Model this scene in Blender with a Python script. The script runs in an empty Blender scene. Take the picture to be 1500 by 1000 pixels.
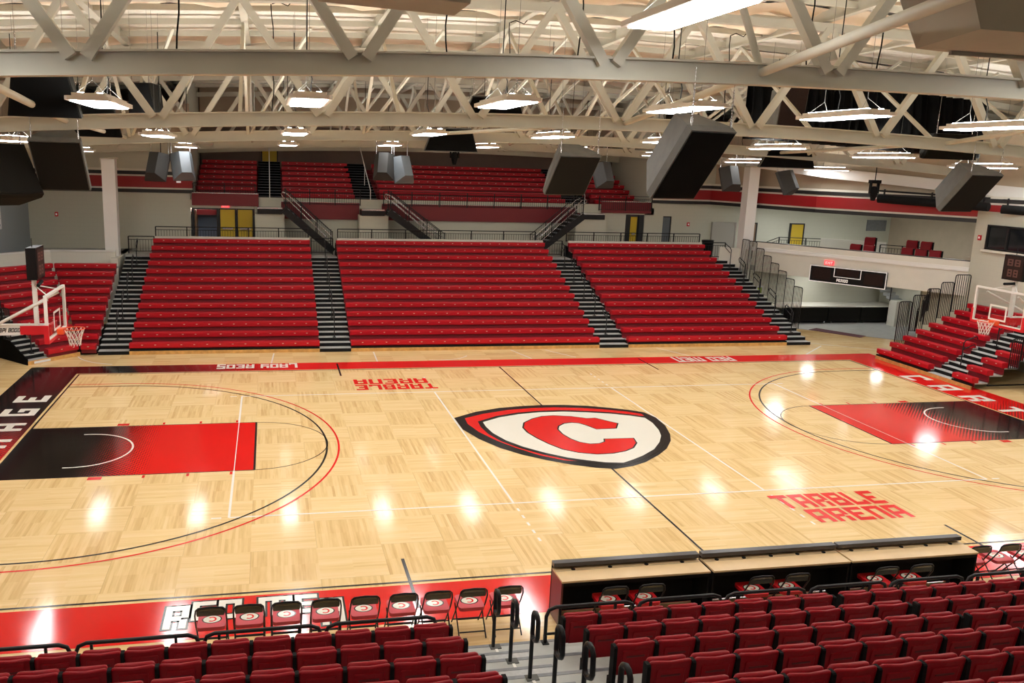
import bpy, math, random
from mathutils import Vector, Matrix
random.seed(7)
R = math.radians
sc = bpy.context.scene
COL = sc.collection
# ------------------------------------------------------------------ camera, world, exposure
cam = bpy.data.cameras.new('camera'); camo = bpy.data.objects.new('camera', cam); COL.objects.link(camo)
cr, cu, cf = (Vector(v) for v in ((0.98125286, -0.1905346, 0.02897209), (0.0106893, 0.2039033, 0.97893268), (0.19242806, 0.9602708, -0.20211738)))
M = Matrix((cr, cu, -cf)).transposed().to_4x4(); M.translation = Vector((-8.1514, -20.8918, 7.1777))
camo.matrix_world = M
cam.sensor_width = 36; cam.lens = 1228.94 / 1500 * 36
cam.shift_x = (750 - 635.93) / 1500; cam.shift_y = -(500 - 491.56) / 1500
cam.clip_start = .05; cam.clip_end = 200
sc.camera = camo
w = bpy.data.worlds.new('world'); sc.world = w; w.use_nodes = True
w.node_tree.nodes['Background'].inputs[0].default_value = (.9, .85, .78, 1)
w.node_tree.nodes['Background'].inputs[1].default_value = .03
sc.view_settings.view_transform = 'Standard'; sc.view_settings.look = 'None'; sc.view_settings.gamma = 1
sc.view_settings.use_curve_mapping = False
sc.view_settings.exposure = 0.1
LAMP = 27.5      # radiance of the fixtures' diffusers
UPLAMP = 80.0    # radiance of the fixtures' uplight slots
sc.cycles.max_bounces = 7; sc.cycles.diffuse_bounces = 4; sc.cycles.glossy_bounces = 4
sc.cycles.transparent_max_bounces = 8; sc.cycles.sample_clamp_indirect = 6
sc.cycles.use_denoising = True

# ------------------------------------------------------------------ materials
MT = {}
def mat(name, col, rough=.5, metal=0, spec=.5, noise=0, nscale=8, bump=0, emit=None, alpha=1, coat=0):
    m = bpy.data.materials.new(name); m.use_nodes = True; nt = m.node_tree; n = nt.nodes; b = n['Principled BSDF']
    b.inputs['Roughness'].default_value = rough; b.inputs['Metallic'].default_value = metal
    b.inputs['Specular IOR Level'].default_value = spec; b.inputs['Coat Weight'].default_value = coat
    c4 = (*col, 1); b.inputs['Base Color'].default_value = c4
    if noise or bump:
        tc = n.new('ShaderNodeTexCoord'); nz = n.new('ShaderNodeTexNoise'); nz.inputs['Scale'].default_value = nscale
        nz.inputs['Detail'].default_value = 4; nt.links.new(tc.outputs['Object'], nz.inputs['Vector'])
        if noise:
            mr = n.new('ShaderNodeMapRange'); mr.inputs['From Min'].default_value = .3; mr.inputs['From Max'].default_value = .7
            mr.inputs['To Min'].default_value = 1 - noise; mr.inputs['To Max'].default_value = 1 + noise
            vm = n.new('ShaderNodeVectorMath'); vm.operation = 'SCALE'; vm.inputs[0].default_value = col
            nt.links.new(nz.outputs['Fac'], mr.inputs['Value']); nt.links.new(mr.outputs[0], vm.inputs['Scale'])
            nt.links.new(vm.outputs[0], b.inputs['Base Color'])
        if bump:
            bp = n.new('ShaderNodeBump'); bp.inputs['Strength'].default_value = bump; bp.inputs['Distance'].default_value = .02
            nt.links.new(nz.outputs['Fac'], bp.inputs['Height']); nt.links.new(bp.outputs[0], b.inputs['Normal'])
    if emit:
        b.inputs['Emission Color'].default_value = (*emit[0], 1); b.inputs['Emission Strength'].default_value = emit[1]
    if alpha < 1: b.inputs['Alpha'].default_value = alpha
    MT[name] = m; return m

mat('red_plastic', (.44, .003, .012), .36, spec=.35, noise=.06, nscale=3)
mat('red_seat', (.29, .002, .009), .42, spec=.25, noise=.08, nscale=30, bump=.05)
mat('red_riser', (.20, .006, .012), .5)
mat('black_steel', (.008, .008, .009), .4, spec=.3, noise=.2, nscale=10)
mat('black_matte', (.008, .008, .008), .8, spec=.15, noise=.2, nscale=12)
mat('black_cloth', (.004, .004, .004), .95, spec=.08, noise=.3, nscale=2)
mat('grille', (.011, .010, .008), .85, spec=.1, noise=.2, nscale=60)
mat('cabinet_grey', (.11, .11, .10), .6, spec=.25, noise=.1, nscale=5)
mat('cabinet_tan', (.34, .31, .25), .6, noise=.05, nscale=2)
mat('cabinet_pale', (.12, .14, .155), .5, noise=.05, nscale=3)
mat('truss_paint', (.54, .52, .43), .55, noise=.05, nscale=1.5)
mat('tread_grey', (.42, .43, .42), .5, noise=.1, nscale=20)
mat('concrete_grey', (.41, .42, .39), .6, noise=.08, nscale=3)
mat('tread_edge', (.20, .21, .22), .6, noise=.1, nscale=12)
mat('kick_wood', (.60, .33, .10), .3, noise=.2, nscale=6)
mat('maple_top', (.68, .49, .26), .35, noise=.05, nscale=3)
mat('white_paint', (.72, .70, .61), .45, noise=.03, nscale=2)
mat('white_metal', (.80, .79, .75), .3)
mat('chrome', (.65, .65, .66), .25, metal=1)
mat('plate_metal', (.60, .52, .42), .35)
mat('orange', (.85, .10, .02), .35)
mat('pad_red', (.62, .01, .02), .4)
mat('net_cord', (.85, .80, .74), .8)
mat('yellow_paint', (.60, .42, .02), .45)
mat('blue_grey', (.16, .22, .33), .5)
mat('blue_door', (.30, .38, .52), .5)
mat('door_brown', (.22, .13, .07), .5)
mat('grey_door', (.40, .38, .33), .5)
mat('dark_glass', (.01, .012, .015), .06, spec=.8)
mat('score_black', (.006, .005, .005), .45, spec=.2)
mat('score_face', (.022, .011, .009), .6, spec=.15, noise=.3, nscale=40)
mat('exit_red', (.7, .05, .05), .4, emit=((1, .05, .06), 1.6))
mat('sign_white', (.8, .78, .75), .5, emit=((1, .9, .85), .3))
mat('paper', (.70, .72, .74), .7)
mat('ink', (.15, .16, .2), .7)
mat('brown_wall', (.20, .145, .12), .75, noise=.05, nscale=2)
mat('beige_wall', (.46, .38, .28), .7, noise=.04, nscale=2)
mat('ceiling_ribbed', (.78, .76, .68), .6)
mat('ceiling_fabric', (.80, .67, .51), .85, noise=.04, nscale=1.2)
mat('stripe_red', (.30, .005, .008), .45)
mat('fascia_red', (.17, .006, .012), .5)
mat('stripe_black', (.012, .012, .012), .45)
mat('grey_blue_wall', (.27, .31, .33), .6)
mat('maroon_mat', (.09, .025, .035), .85, noise=.2, nscale=30)
mat('letter_white', (.82, .80, .72), .2)
mat('line_white', (.85, .84, .78), .2)
mat('line_black', (.01, .01, .01), .2)
mat('line_red', (.68, .015, .012), .2)
mat('logo_white', (.78, .76, .66), .2)
mat('folding_pad', (.52, .035, .055), .45)
mat('folding_pad_bright', (.60, .008, .016), .45)
mat('folding_back', (.022, .020, .016), .22, spec=.7)
mat('lamp_housing', (.75, .70, .62), .45)
mat('diffuser', (.9, .9, .9), .5, emit=((1.0, .99, .985), LAMP))
mat('diffuser_far', (.9, .9, .9), .5, emit=((1.0, .99, .985), LAMP * .33))
mat('diffuser_off', (.9, .9, .9), .5, emit=((1.0, .99, .985), LAMP * .06))
mat('uplight_far', (.9, .9, .9), .5, emit=((1.0, .97, .92), UPLAMP * .33))
mat('uplight', (.9, .9, .9), .5, emit=((1.0, .97, .92), UPLAMP))
mat('light_grey_bin', (.30, .31, .30), .5)
mat('green_sign', (.35, .5, .05), .5)
mat('rubber', (.02, .02, .02), .8)

def glass():
    m = bpy.data.materials.new('clear_glass'); m.use_nodes = True; nt = m.node_tree; n = nt.nodes
    for x in list(n): n.remove(x)
    o = n.new('ShaderNodeOutputMaterial'); t = n.new('ShaderNodeBsdfTransparent'); g = n.new('ShaderNodeBsdfGlossy')
    t.inputs[0].default_value = (.93, .95, .94, 1); g.inputs['Roughness'].default_value = .03
    mx = n.new('ShaderNodeMixShader'); mx.inputs[0].default_value = .07
    nt.links.new(t.outputs[0], mx.inputs[1]); nt.links.new(g.outputs[0], mx.inputs[2]); nt.links.new(mx.outputs[0], o.inputs[0])
    MT['glass'] = m
glass()

class NG:
    """tiny helper for math node graphs"""
    def __init__(s, m): s.nt = m.node_tree; s.n = s.nt.nodes
    def m(s, op, a, b=0.0, c=0.0, clamp=False):
        x = s.n.new('ShaderNodeMath'); x.operation = op; x.use_clamp = clamp
        for i, v in enumerate((a, b, c)):
            if isinstance(v, (int, float)): x.inputs[i].default_value = v
            else: s.nt.links.new(v, x.inputs[i])
        return x.outputs[0]
    def mix(s, f, a, b):
        x = s.n.new('ShaderNodeMix'); x.data_type = 'RGBA'
        for k, v in ((0, f), (6, a), (7, b)):
            if isinstance(v, (int, float)): x.inputs[k].default_value = v
            elif isinstance(v, tuple): x.inputs[k].default_value = (*v, 1)
            else: s.nt.links.new(v, x.inputs[k])
        return x.outputs[2]
    def comb(s, a, b, c=0.0):
        x = s.n.new('ShaderNodeCombineXYZ')
        for i, v in enumerate((a, b, c)):
            if isinstance(v, (int, float)): x.inputs[i].default_value = v
            else: s.nt.links.new(v, x.inputs[i])
        return x.outputs[0]
    def xyz(s):
        tc = s.n.new('ShaderNodeTexCoord'); sp = s.n.new('ShaderNodeSeparateXYZ'); s.nt.links.new(tc.outputs['Object'], sp.inputs[0])
        return sp.outputs[0], sp.outputs[1], sp.outputs[2]
    def wn(s, v):
        x = s.n.new('ShaderNodeTexWhiteNoise'); x.noise_dimensions = '3D'; s.nt.links.new(v, x.inputs['Vector']); return x.outputs['Value']
    def noise(s, v, sc_, det=3):
        x = s.n.new('ShaderNodeTexNoise'); x.inputs['Scale'].default_value = sc_; x.inputs['Detail'].default_value = det
        s.nt.links.new(v, x.inputs['Vector']); return x.outputs['Fac']

def floor_finish(g, b, x, y):
    """varnish shared by bare wood and paint: fine plank bump and scuffs"""
    b.inputs['Specular IOR Level'].default_value = .45
    nz = g.noise(g.comb(g.m('MULTIPLY', x, .6), g.m('MULTIPLY', y, .6)), 3.0, 4)
    r = g.m('MULTIPLY_ADD', nz, .09, .065)
    g.nt.links.new(r, b.inputs['Roughness'])

def wood_mat():
    m = bpy.data.materials.new('court_maple'); m.use_nodes = True; g = NG(m); b = g.n['Principled BSDF']
    x, y, z = g.xyz(); S = 1.22
    cx, cy = g.m('FLOOR', g.m('DIVIDE', x, S)), g.m('FLOOR', g.m('DIVIDE', y, S))
    par = g.m('FLOORED_MODULO', g.m('ADD', cx, cy), 2)
    inv = g.m('SUBTRACT', 1, par)
    a = g.m('ADD', g.m('MULTIPLY', x, par), g.m('MULTIPLY', y, inv))     # across planks
    l = g.m('ADD', g.m('MULTIPLY', y, par), g.m('MULTIPLY', x, inv))     # along planks
    # outside the court the planks run along x
    ax = g.m('ABSOLUTE', x); ay = g.m('ABSOLUTE', y)
    out = g.m('MAXIMUM', g.m('GREATER_THAN', ax, 14.4), g.m('GREATER_THAN', ay, 7.7))
    a = g.m('ADD', g.m('MULTIPLY', a, g.m('SUBTRACT', 1, out)), g.m('MULTIPLY', y, out))
    l = g.m('ADD', g.m('MULTIPLY', l, g.m('SUBTRACT', 1, out)), g.m('MULTIPLY', x, out))
    pi_ = g.m('FLOOR', g.m('DIVIDE', a, S / 20))
    r1 = g.wn(g.comb(pi_, cx, cy)); r2 = g.wn(g.comb(pi_, g.m('FLOOR', g.m('DIVIDE', l, .61)), cy))
    gr = g.noise(g.comb(g.m('MULTIPLY', a, 24), g.m('MULTIPLY', l, 1.6)), 1.0, 4)
    v = g.m('ADD', g.m('MULTIPLY_ADD', r1, .22, .14), g.m('ADD', g.m('MULTIPLY', r2, .16), g.m('MULTIPLY', gr, .45)))
    v = g.m('MULTIPLY_ADD', par, -.12, v)
    cr_ = g.n.new('ShaderNodeValToRGB'); g.nt.links.new(v, cr_.inputs[0])
    e = cr_.color_ramp.elements; e[0].position = .1; e[0].color = (.56, .34, .13, 1); e[1].position = .95; e[1].color = (.90, .71, .41, 1)
    k = e.new(.5); k.color = (.80, .585, .285, 1)
    gap = g.m('LESS_THAN', g.m('FLOORED_MODULO', g.m('DIVIDE', a, S), 1), .008)
    colr = g.mix(g.m('MULTIPLY', gap, .35), cr_.outputs[0], (.30, .17, .07))
    g.nt.links.new(colr, b.inputs['Base Color'])
    floor_finish(g, b, x, y); MT['wood'] = m
wood_mat()

def paint_mat(name, mode):
    m = bpy.data.materials.new(name); m.use_nodes = True; g = NG(m); b = g.n['Principled BSDF']
    x, y, z = g.xyz()
    # black at the far left and near right corners / towards the baselines in the lanes, printed as halftone dots
    if mode == 'apron':
        sg = g.m('SIGN', g.m('MULTIPLY', x, -1.0))
        dx = g.m('SUBTRACT', g.m('ABSOLUTE', x), 15.6); dy = g.m('SUBTRACT', g.m('MULTIPLY', y, sg), 6.6)
        d = g.m('SQRT', g.m('ADD', g.m('MULTIPLY', dx, dx), g.m('MULTIPLY', dy, dy)))
        f = g.m('SUBTRACT', 1, g.m('DIVIDE', g.m('SUBTRACT', d, 2.2), 6.5), clamp=True)
    else:
        f = g.m('DIVIDE', g.m('SUBTRACT', g.m('ABSOLUTE', x), 10.9), 1.9, clamp=True)
    P = .11
    u = g.m('SUBTRACT', g.m('FLOORED_MODULO', g.m('DIVIDE', g.m('ADD', x, y), P), 1), .5)
    v = g.m('SUBTRACT', g.m('FLOORED_MODULO', g.m('DIVIDE', g.m('SUBTRACT', x, y), P), 1), .5)
    dd = g.m('SQRT', g.m('ADD', g.m('MULTIPLY', u, u), g.m('MULTIPLY', v, v)))
    dots = g.m('LESS_THAN', dd, g.m('MULTIPLY', g.m('POWER', f, .6), .72))
    nz = g.noise(g.comb(g.m('MULTIPLY', x, 5), g.m('MULTIPLY', y, 40)), 1.0, 4)
    base = g.mix(g.m('MULTIPLY', nz, .25), (.70, .014, .012), (.60, .02, .016))
    c = g.mix(dots, base, (.008, .007, .007))
    g.nt.links.new(c, b.inputs['Base Color']); floor_finish(g, b, x, y); MT[name] = m
paint_mat('apron_paint', 'apron'); paint_mat('lane_paint', 'lane')

def block_mat(name, col, bw=.4, bh=.2):
    m = bpy.data.materials.new(name); m.use_nodes = True; g = NG(m); b = g.n['Principled BSDF']; b.inputs['Roughness'].default_value = .6
    x, y, z = g.xyz(); u = g.m('ADD', x, g.m('MULTIPLY', y, .93))
    row = g.m('FLOOR', g.m('DIVIDE', z, bh))
    uu = g.m('FLOORED_MODULO', g.m('ADD', g.m('DIVIDE', u, bw), g.m('MULTIPLY', row, .5)), 1)
    vv = g.m('FLOORED_MODULO', g.m('DIVIDE', z, bh), 1)
    j = g.m('MAXIMUM', g.m('LESS_THAN', uu, .025), g.m('LESS_THAN', vv, .05))
    nz = g.noise(g.comb(x, y, z), 1.5, 3)
    c = g.mix(g.m('MULTIPLY', nz, .12), col, tuple(k * .8 for k in col))
    c = g.mix(g.m('MULTIPLY', j, .14), c, tuple(k * .55 for k in col))
    g.nt.links.new(c, b.inputs['Base Color']); MT[name] = m
block_mat('block_white', (.56, .56, .46)); block_mat('block_cream', (.76, .74, .65)); block_mat('block_grey', (.36, .37, .34))

# ------------------------------------------------------------------ mesh helpers
class MB:
    def __init__(s): s.grp = []; s.v = []; s.f = []; s.sm = []; s.mi = []; s.M = None; s.cur = 0
    def add(s, vs, fs, smooth=False):
        o = len(s.v)
        if s.M is not None: vs = [tuple(s.M @ Vector(p)) for p in vs]
        s.v += [tuple(p) for p in vs]
        f0 = len(s.f)
        for f in fs: s.f.append(tuple(i + o for i in f)); s.sm.append(smooth); s.mi.append(s.cur)
        s.grp.append((o, len(s.v), f0, len(s.f))); return s
    def box(s, x0, x1, y0, y1, z0, z1):
        vs = [(x, y, z) for z in (z0, z1) for y in (y0, y1) for x in (x0, x1)]
        return s.add(vs, [(0, 2, 3, 1), (4, 5, 7, 6), (0, 1, 5, 4), (1, 3, 7, 5), (3, 2, 6, 7), (2, 0, 4, 6)])
    def cbox(s, x0, x1, y0, y1, z0, z1, c=.01):
        """box with chamfered edges along x"""
        p = [(y0 + c, z0), (y1 - c, z0), (y1, z0 + c), (y1, z1 - c), (y1 - c, z1), (y0 + c, z1), (y0, z1 - c), (y0, z0 + c)]
        vs = [(x0, a, b) for a, b in p] + [(x1, a, b) for a, b in p]
        fs = [(i, (i + 1) % 8, 8 + (i + 1) % 8, 8 + i) for i in range(8)]
        return s.add(vs, [tuple(reversed(f)) for f in fs] + [tuple(range(8)), tuple(range(15, 7, -1))])
    def prism(s, pts, z0, z1, top=True, bottom=True):
        n = len(pts); vs = [(x, y, z0) for x, y in pts] + [(x, y, z1) for x, y in pts]
        a = sum(pts[i][0] * pts[(i + 1) % n][1] - pts[(i + 1) % n][0] * pts[i][1] for i in range(n))
        fs = [(i, (i + 1) % n, n + (i + 1) % n, n + i) for i in range(n)]
        if top: fs.append(tuple(range(n, 2 * n)))
        if bottom: fs.append(tuple(range(n - 1, -1, -1)))
        if a < 0: fs = [tuple(reversed(f)) for f in fs]
        return s.add(vs, fs)
    def hull(s, a, b):
        """loft between two equal loops of 3d points, capped"""
        n = len(a); return s.add(list(a) + list(b), [(i, (i + 1) % n, n + (i + 1) % n, n + i) for i in range(n)] + [tuple(range(n - 1, -1, -1)), tuple(range(n, 2 * n))])
    def beam(s, p, q, w, h, up=(0, 0, 1)):
        p, q = Vector(p), Vector(q); d = (q - p).normalized(); u = Vector(up); r = d.cross(u)
        if r.length < 1e-4: r = d.cross(Vector((0, 1, 0)))
        r.normalize(); u = r.cross(d); r *= w / 2; u *= h / 2
        return s.hull([p - r - u, p + r - u, p + r + u, p - r + u], [q - r - u, q + r - u, q + r + u, q - r + u])
    def tube(s, pts, r, n=8, closed=False):
        pts = [Vector(p) for p in pts]; rings = []; k = len(pts); ref = None
        for i, p in enumerate(pts):
            if closed: d = pts[(i + 1) % k] - pts[i - 1]
            else: d = pts[min(i + 1, k - 1)] - pts[max(i - 1, 0)]
            d.normalize()
            if ref is None: ref = Vector((0, 0, 1)) if abs(d.z) < .9 else Vector((1, 0, 0))
            a = d.cross(ref)
            if a.length < 1e-3: a = d.cross(Vector((0, 1, 0)))
            a.normalize(); b = a.cross(d).normalized(); ref = b
            rings.append([p + a * (r * math.cos(2 * math.pi * j / n)) + b * (r * math.sin(2 * math.pi * j / n)) for j in range(n)])
        vs = [q for g in rings for q in g]; fs = []
        for i in range(k if closed else k - 1):
            o, o2 = i * n, ((i + 1) % k) * n
            fs += [(o + j, o + (j + 1) % n, o2 + (j + 1) % n, o2 + j) for j in range(n)]
        s.add(vs, fs, True)
        if not closed: s.add(rings[0], [tuple(range(n))]); s.add(rings[-1], [tuple(range(n - 1, -1, -1))])
        return s
    def slab(s, out, t, bev, bend=0.0):
        """rounded panel: outline in xz, thickness along +y, bend y += bend*x^2"""
        n = len(out)
        def inset(e):
            r = []
            for i in range(n):
                a, b, c = Vector(out[i - 1]), Vector(out[i]), Vector(out[(i + 1) % n])
                d1 = (b - a).normalized(); d2 = (c - b).normalized(); nn = Vector((-(d1.y + d2.y), d1.x + d2.x))
                nn.normalize(); r.append(b + nn * e)
            return r
        rings = [(bev, 0), (bev * .3, bev * .3), (0, bev), (0, t - bev), (bev * .3, t - bev * .3), (bev, t)]
        vs = []; 
        for e, y in rings: vs += [(p.x, y + bend * p.x * p.x, p.y) for p in inset(e)]
        fs = []
        for k in range(5): fs += [(k * n + i, k * n + (i + 1) % n, (k + 1) * n + (i + 1) % n, (k + 1) * n + i) for i in range(n)]
        s.add(vs, fs, True); s.add(vs[:n], [tuple(range(n - 1, -1, -1))]); s.add(vs[5 * n:], [tuple(range(n))])
        return s
    def build(s, name, m, parent=None, label=None):
        me = bpy.data.meshes.new(name); me.from_pydata(s.v, [], s.f); me.update()
        me.polygons.foreach_set('use_smooth', s.sm)
        for k in (m if isinstance(m, (list, tuple)) else [m]): me.materials.append(MT[k])
        if any(s.mi): me.polygons.foreach_set('material_index', s.mi)
        o = bpy.data.objects.new(name, me); COL.objects.link(o)
        if parent: o.parent = parent
        if label: o['label'] = label
        return o

def tag(o, label, cat, group=None):
    o['label'] = label; o['category'] = cat
    if group: o['group'] = group
    return o
def thing(name, label, cat, loc=(0, 0, 0), rz=0, group=None):
    o = bpy.data.objects.new(name, None); COL.objects.link(o); o.location = loc; o.rotation_euler = (0, 0, rz)
    o.empty_display_size = .1
    return tag(o, label, cat, group)
def struct(o): o['kind'] = 'structure'; return o
def copy_tree(o, parent=None):
    c = o.copy(); COL.objects.link(c)
    if parent: c.parent = parent
    for ch in KIDS.get(o.name, ()): copy_tree(ch, c)
    return c
KIDS = {}
def index(o):
    KIDS[o.name] = list(o.children)
    for ch in o.children: index(ch)
def clone(o, loc, rz=None, label=None, group=None):
    c = copy_tree(o); c.location = loc
    if rz is not None: c.rotation_euler = (0, 0, rz)
    if label: c['label'] = label
    if group: c['group'] = group
    return c
def rrect(x0, x1, z0, z1, r, n=3):
    p = []
    for cx, cz, a0 in ((x1 - r, z0 + r, -90), (x1 - r, z1 - r, 0), (x0 + r, z1 - r, 90), (x0 + r, z0 + r, 180)):
        for i in range(n + 1): a = R(a0 + 90 * i / n); p.append((cx + r * math.cos(a), cz + r * math.sin(a)))
    return p
ORD = ['first', 'second', 'third', 'fourth', 'fifth', 'sixth', 'seventh', 'eighth', 'ninth', 'tenth', 'eleventh', 'twelfth', 'thirteenth',
       'fourteenth', 'fifteenth', 'sixteenth', 'seventeenth', 'eighteenth', 'nineteenth', 'twentieth', 'twenty-first', 'twenty-second', 'twenty-third', 'twenty-fourth']

# ------------------------------------------------------------------ block lettering
GL = {'T': (4.4, [(0, 3.9, 4.4, 5), (1.6, 0, 2.8, 3.9)]),
 'A': (4, [(0, 0, 1.2, 5), (2.8, 0, 4, 5), (1.2, 3.9, 2.8, 5), (1.2, 1.4, 2.8, 2.4)]),
 'R': (4, [(0, 0, 1.2, 5), (1.2, 3.9, 2.8, 5), (1.2, 1.7, 2.8, 2.7), (2.8, 2.3, 4, 5), (2.6, 0, 3.8, 1.9)]),
 'B': (4, [(0, 0, 1.2, 5), (1.2, 3.9, 2.8, 5), (1.2, 2, 2.8, 3), (1.2, 0, 2.8, 1.1), (2.8, 2.6, 3.8, 5), (2.8, 0, 4, 2.6)]),
 'L': (4, [(0, 0, 1.2, 5), (1.2, 0, 4, 1.1), (3, 1.1, 4, 1.7)]),
 'E': (4, [(0, 0, 1.2, 5), (1.2, 3.9, 4, 5), (1.2, 2, 3, 3), (1.2, 0, 4, 1.1)]),
 'N': (4, [(0, 0, 1.2, 5), (2.8, 0, 4, 5), (1.2, 3.9, 2.8, 5)]),
 'M': (6, [(0, 0, 1.2, 5), (2.4, 0, 3.6, 3.9), (4.8, 0, 6, 5), (1.2, 3.9, 4.8, 5)]),
 'D': (4, [(0, 0, 1.2, 5), (1.2, 3.9, 2.8, 5), (1.2, 0, 2.8, 1.1), (2.8, 0, 4, 5)]),
 'Y': (4, [(0, 2, 1.2, 5), (2.8, 0, 4, 5), (1.2, 2, 2.8, 3), (0, 0, 2.8, 1.1)]),
 'S': (4, [(0, 3.9, 4, 5), (0, 2, 1.2, 3.9), (1.2, 2, 4, 3), (2.8, 1.1, 4, 2), (0, 0, 2.8, 1.1), (2.8, 0, 4, 1.1)]),
 'C': (4, [(0, 0, 1.2, 5), (1.2, 3.9, 4, 5), (1.2, 0, 4, 1.1), (3, 3.3, 4, 3.9)]),
 'G': (4, [(0, 0, 1.2, 5), (1.2, 3.9, 4, 5), (1.2, 0, 4, 1.1), (2.9, 1.1, 4, 2.8), (2, 1.9, 2.9, 2.8)]),
 'H': (4, [(0, 0, 1.2, 5), (2.8, 0, 4, 5), (1.2, 2, 2.8, 3)]),
 'P': (4, [(0, 0, 1.2, 5), (1.2, 3.9, 2.8, 5), (1.2, 1.6, 2.8, 2.6), (2.8, 1.6, 4, 5)]),
 'I': (1.2, [(0, 0, 1.2, 5)]),
 'O': (4, [(0, 0, 1.2, 5), (2.8, 0, 4, 5), (1.2, 3.9, 2.8, 5), (1.2, 0, 2.8, 1.1)]),
 '8': (4, [(0, 0, 1.1, 5), (2.9, 0, 4, 5), (1.1, 4, 2.9, 5), (1.1, 2, 2.9, 3), (1.1, 0, 2.9, 1)]),
 '0': (4, [(0, 0, 1.1, 5), (2.9, 0, 4, 5), (1.1, 4, 2.9, 5), (1.1, 0, 2.9, 1)]),
 'X': (4, [(0, 0, 1.2, 1.9), (2.8, 0, 4, 1.9), (0, 3.1, 1.2, 5), (2.8, 3.1, 4, 5), (.9, 1.9, 3.1, 3.1)]),
 ' ': (2, [])}
def letters(mb, text, org, U, V, total, h, gap=.7, shear=0, grow=0.0, hs=None, drop=None, off=None):
    """block capitals laid in the plane org + u*U + v*V; total width, height h"""
    U, V, org = Vector(U), Vector(V), Vector(org); N = U.cross(V)
    adv = sum(GL[c][0] for c in text) + gap * (len(text) - 1); k = total / adv; x = 0
    for i, c in enumerate(text):
        wd, rs = GL[c]; hh = h * (hs[i] if hs else 1); dr = drop[i] if drop else 0
        for x0, y0, x1, y1 in rs:
            q = []
            for a, b in ((x0, y0), (x1, y0), (x1, y1), (x0, y1)):
                gx = (a + x) * k + (grow if a == x1 else -grow); gy = b / 5 * hh + dr + (grow if b == y1 else -grow)
                q.append(org + U * (gx + shear * gy) + V * gy + N * (off or 0))
            mb.add(q, [(0, 1, 2, 3)])
        x += wd + gap

# ================================================================== STRUCTURE
fl = struct(MB().box(-19.5, 26.5, -26, 28, -.2, 0).build('floor', 'wood'))
def paint(name, mb, m, label=None):
    o = mb.build(name, m, fl, label); return o
def rect(mb, x0, x1, y0, y1, z):
    mb.add([(x0, y0, z), (x1, y0, z), (x1, y1, z), (x0, y1, z)], [(0, 1, 2, 3)])
HX, HY = 14.325, 7.62
a = MB(); z1 = .002
rect(a, -16.05, 16.05, 7.72, 8.72, z1); rect(a, -16.05, 16.05, -8.93, -7.72, z1)
rect(a, -16.05, -14.42, -7.72, 7.72, z1); rect(a, 14.42, 16.05, -7.72, 7.72, z1)
paint('painted_apron', a, 'apron_paint', 'red painted border fading to black at two corners')
a = MB(); rect(a, -HX, -8.535, -1.83, 1.83, z1); rect(a, 8.535, HX, -1.83, 1.83, z1)
paint('free_throw_lane', a, 'lane_paint')
zl = .004
def line(mb, p, q, wd, z=zl):
    p, q = Vector((*p, z)), Vector((*q, z)); d = (q - p).normalized(); n = Vector((-d.y, d.x, 0)) * wd / 2
    mb.add([p - n, q - n, q + n, p + n], [(0, 1, 2, 3)])
def arc(mb, cx, cy, r, a0, a1, wd, z=zl, n=64):
    vs = []
    for i in range(n + 1):
        t = R(a0 + (a1 - a0) * i / n)
        for rr in (r - wd / 2, r + wd / 2): vs.append((cx + rr * math.cos(t), cy + rr * math.sin(t), z))
    fs = [(2 * i, 2 * i + 1, 2 * i + 3, 2 * i + 2) for i in range(n)]
    if a1 < a0: fs = [tuple(reversed(f)) for f in fs]
    mb.add(vs, fs)
bl, rd, wh = MB(), MB(), MB()
for sx in (-1, 1):
    line(bl, (sx * HX, -HY - .02), (sx * HX, HY + .02), .05); line(bl, (-HX, sx * HY), (HX, sx * HY), .05)
    line(bl, (sx * 8.535, -1.83), (sx * 8.535, 1.83), .05)
    for sy in (-1, 1):
        line(bl, (sx * 8.535, sy * 1.845), (sx * HX, sy * 1.845), .03)
        c = 1.55
        line(bl, (sx * HX, sy * 6.02), (sx * 12.75, sy * 6.02), .05); line(rd, (sx * HX, sy * 6.32), (sx * 12.75, sy * 6.32), .05)
        line(bl, (sx * 5.79, sy * 6.75), (sx * 5.79, sy * 8.5), .06, .006)
        for mx, ml in ((12.05, .3), (11.0, .06), (10.03, .06), (9.06, .06)):
            rect(rd, sx * mx - ml / 2, sx * mx + ml / 2, sy * 1.98 - .09, sy * 1.98 + .09, zl)
        line(wh, (sx * 12.9, sy * 1.22), (sx * 12.75, sy * 1.22), .05, .006)
    s0 = 90 if sx > 0 else -90
    arc(bl, sx * 12.75, 0, 6.02, s0, s0 + 180, .05); arc(rd, sx * 12.75, 0, 6.32, s0, s0 + 180, .05)
    arc(bl, sx * 8.535, 0, 1.83, s0, s0 + 180, .025)
    arc(wh, sx * 12.75, 0, 1.22, s0, s0 + 180, .05, .006)
    line(wh, (sx * 9, -4.5), (sx * 9, -1.83), .05); line(wh, (sx * 9, 4.5), (sx * 9, 1.83), .05); line(wh, (sx * 9, -1.83), (sx * 9, 1.83), .02, .006)
    line(wh, (-9, sx * 4.5), (9, sx * 4.5), .05); line(wh, (sx * 3, -4.5), (sx * 3, 4.5), .05, .0045)
    for sy in (-1, 1):
        for k in range(5): line(wh, (sx * 3, sy * (4.78 + .36 * k)), (sx * 3, sy * (4.93 + .36 * k)), .05)
        line(wh, (sx * 9.15, sy * 4.5), (sx * 9.35, sy * 4.5), .05)
line(bl, (0, -HY), (0, HY), .05, .0042)
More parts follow.
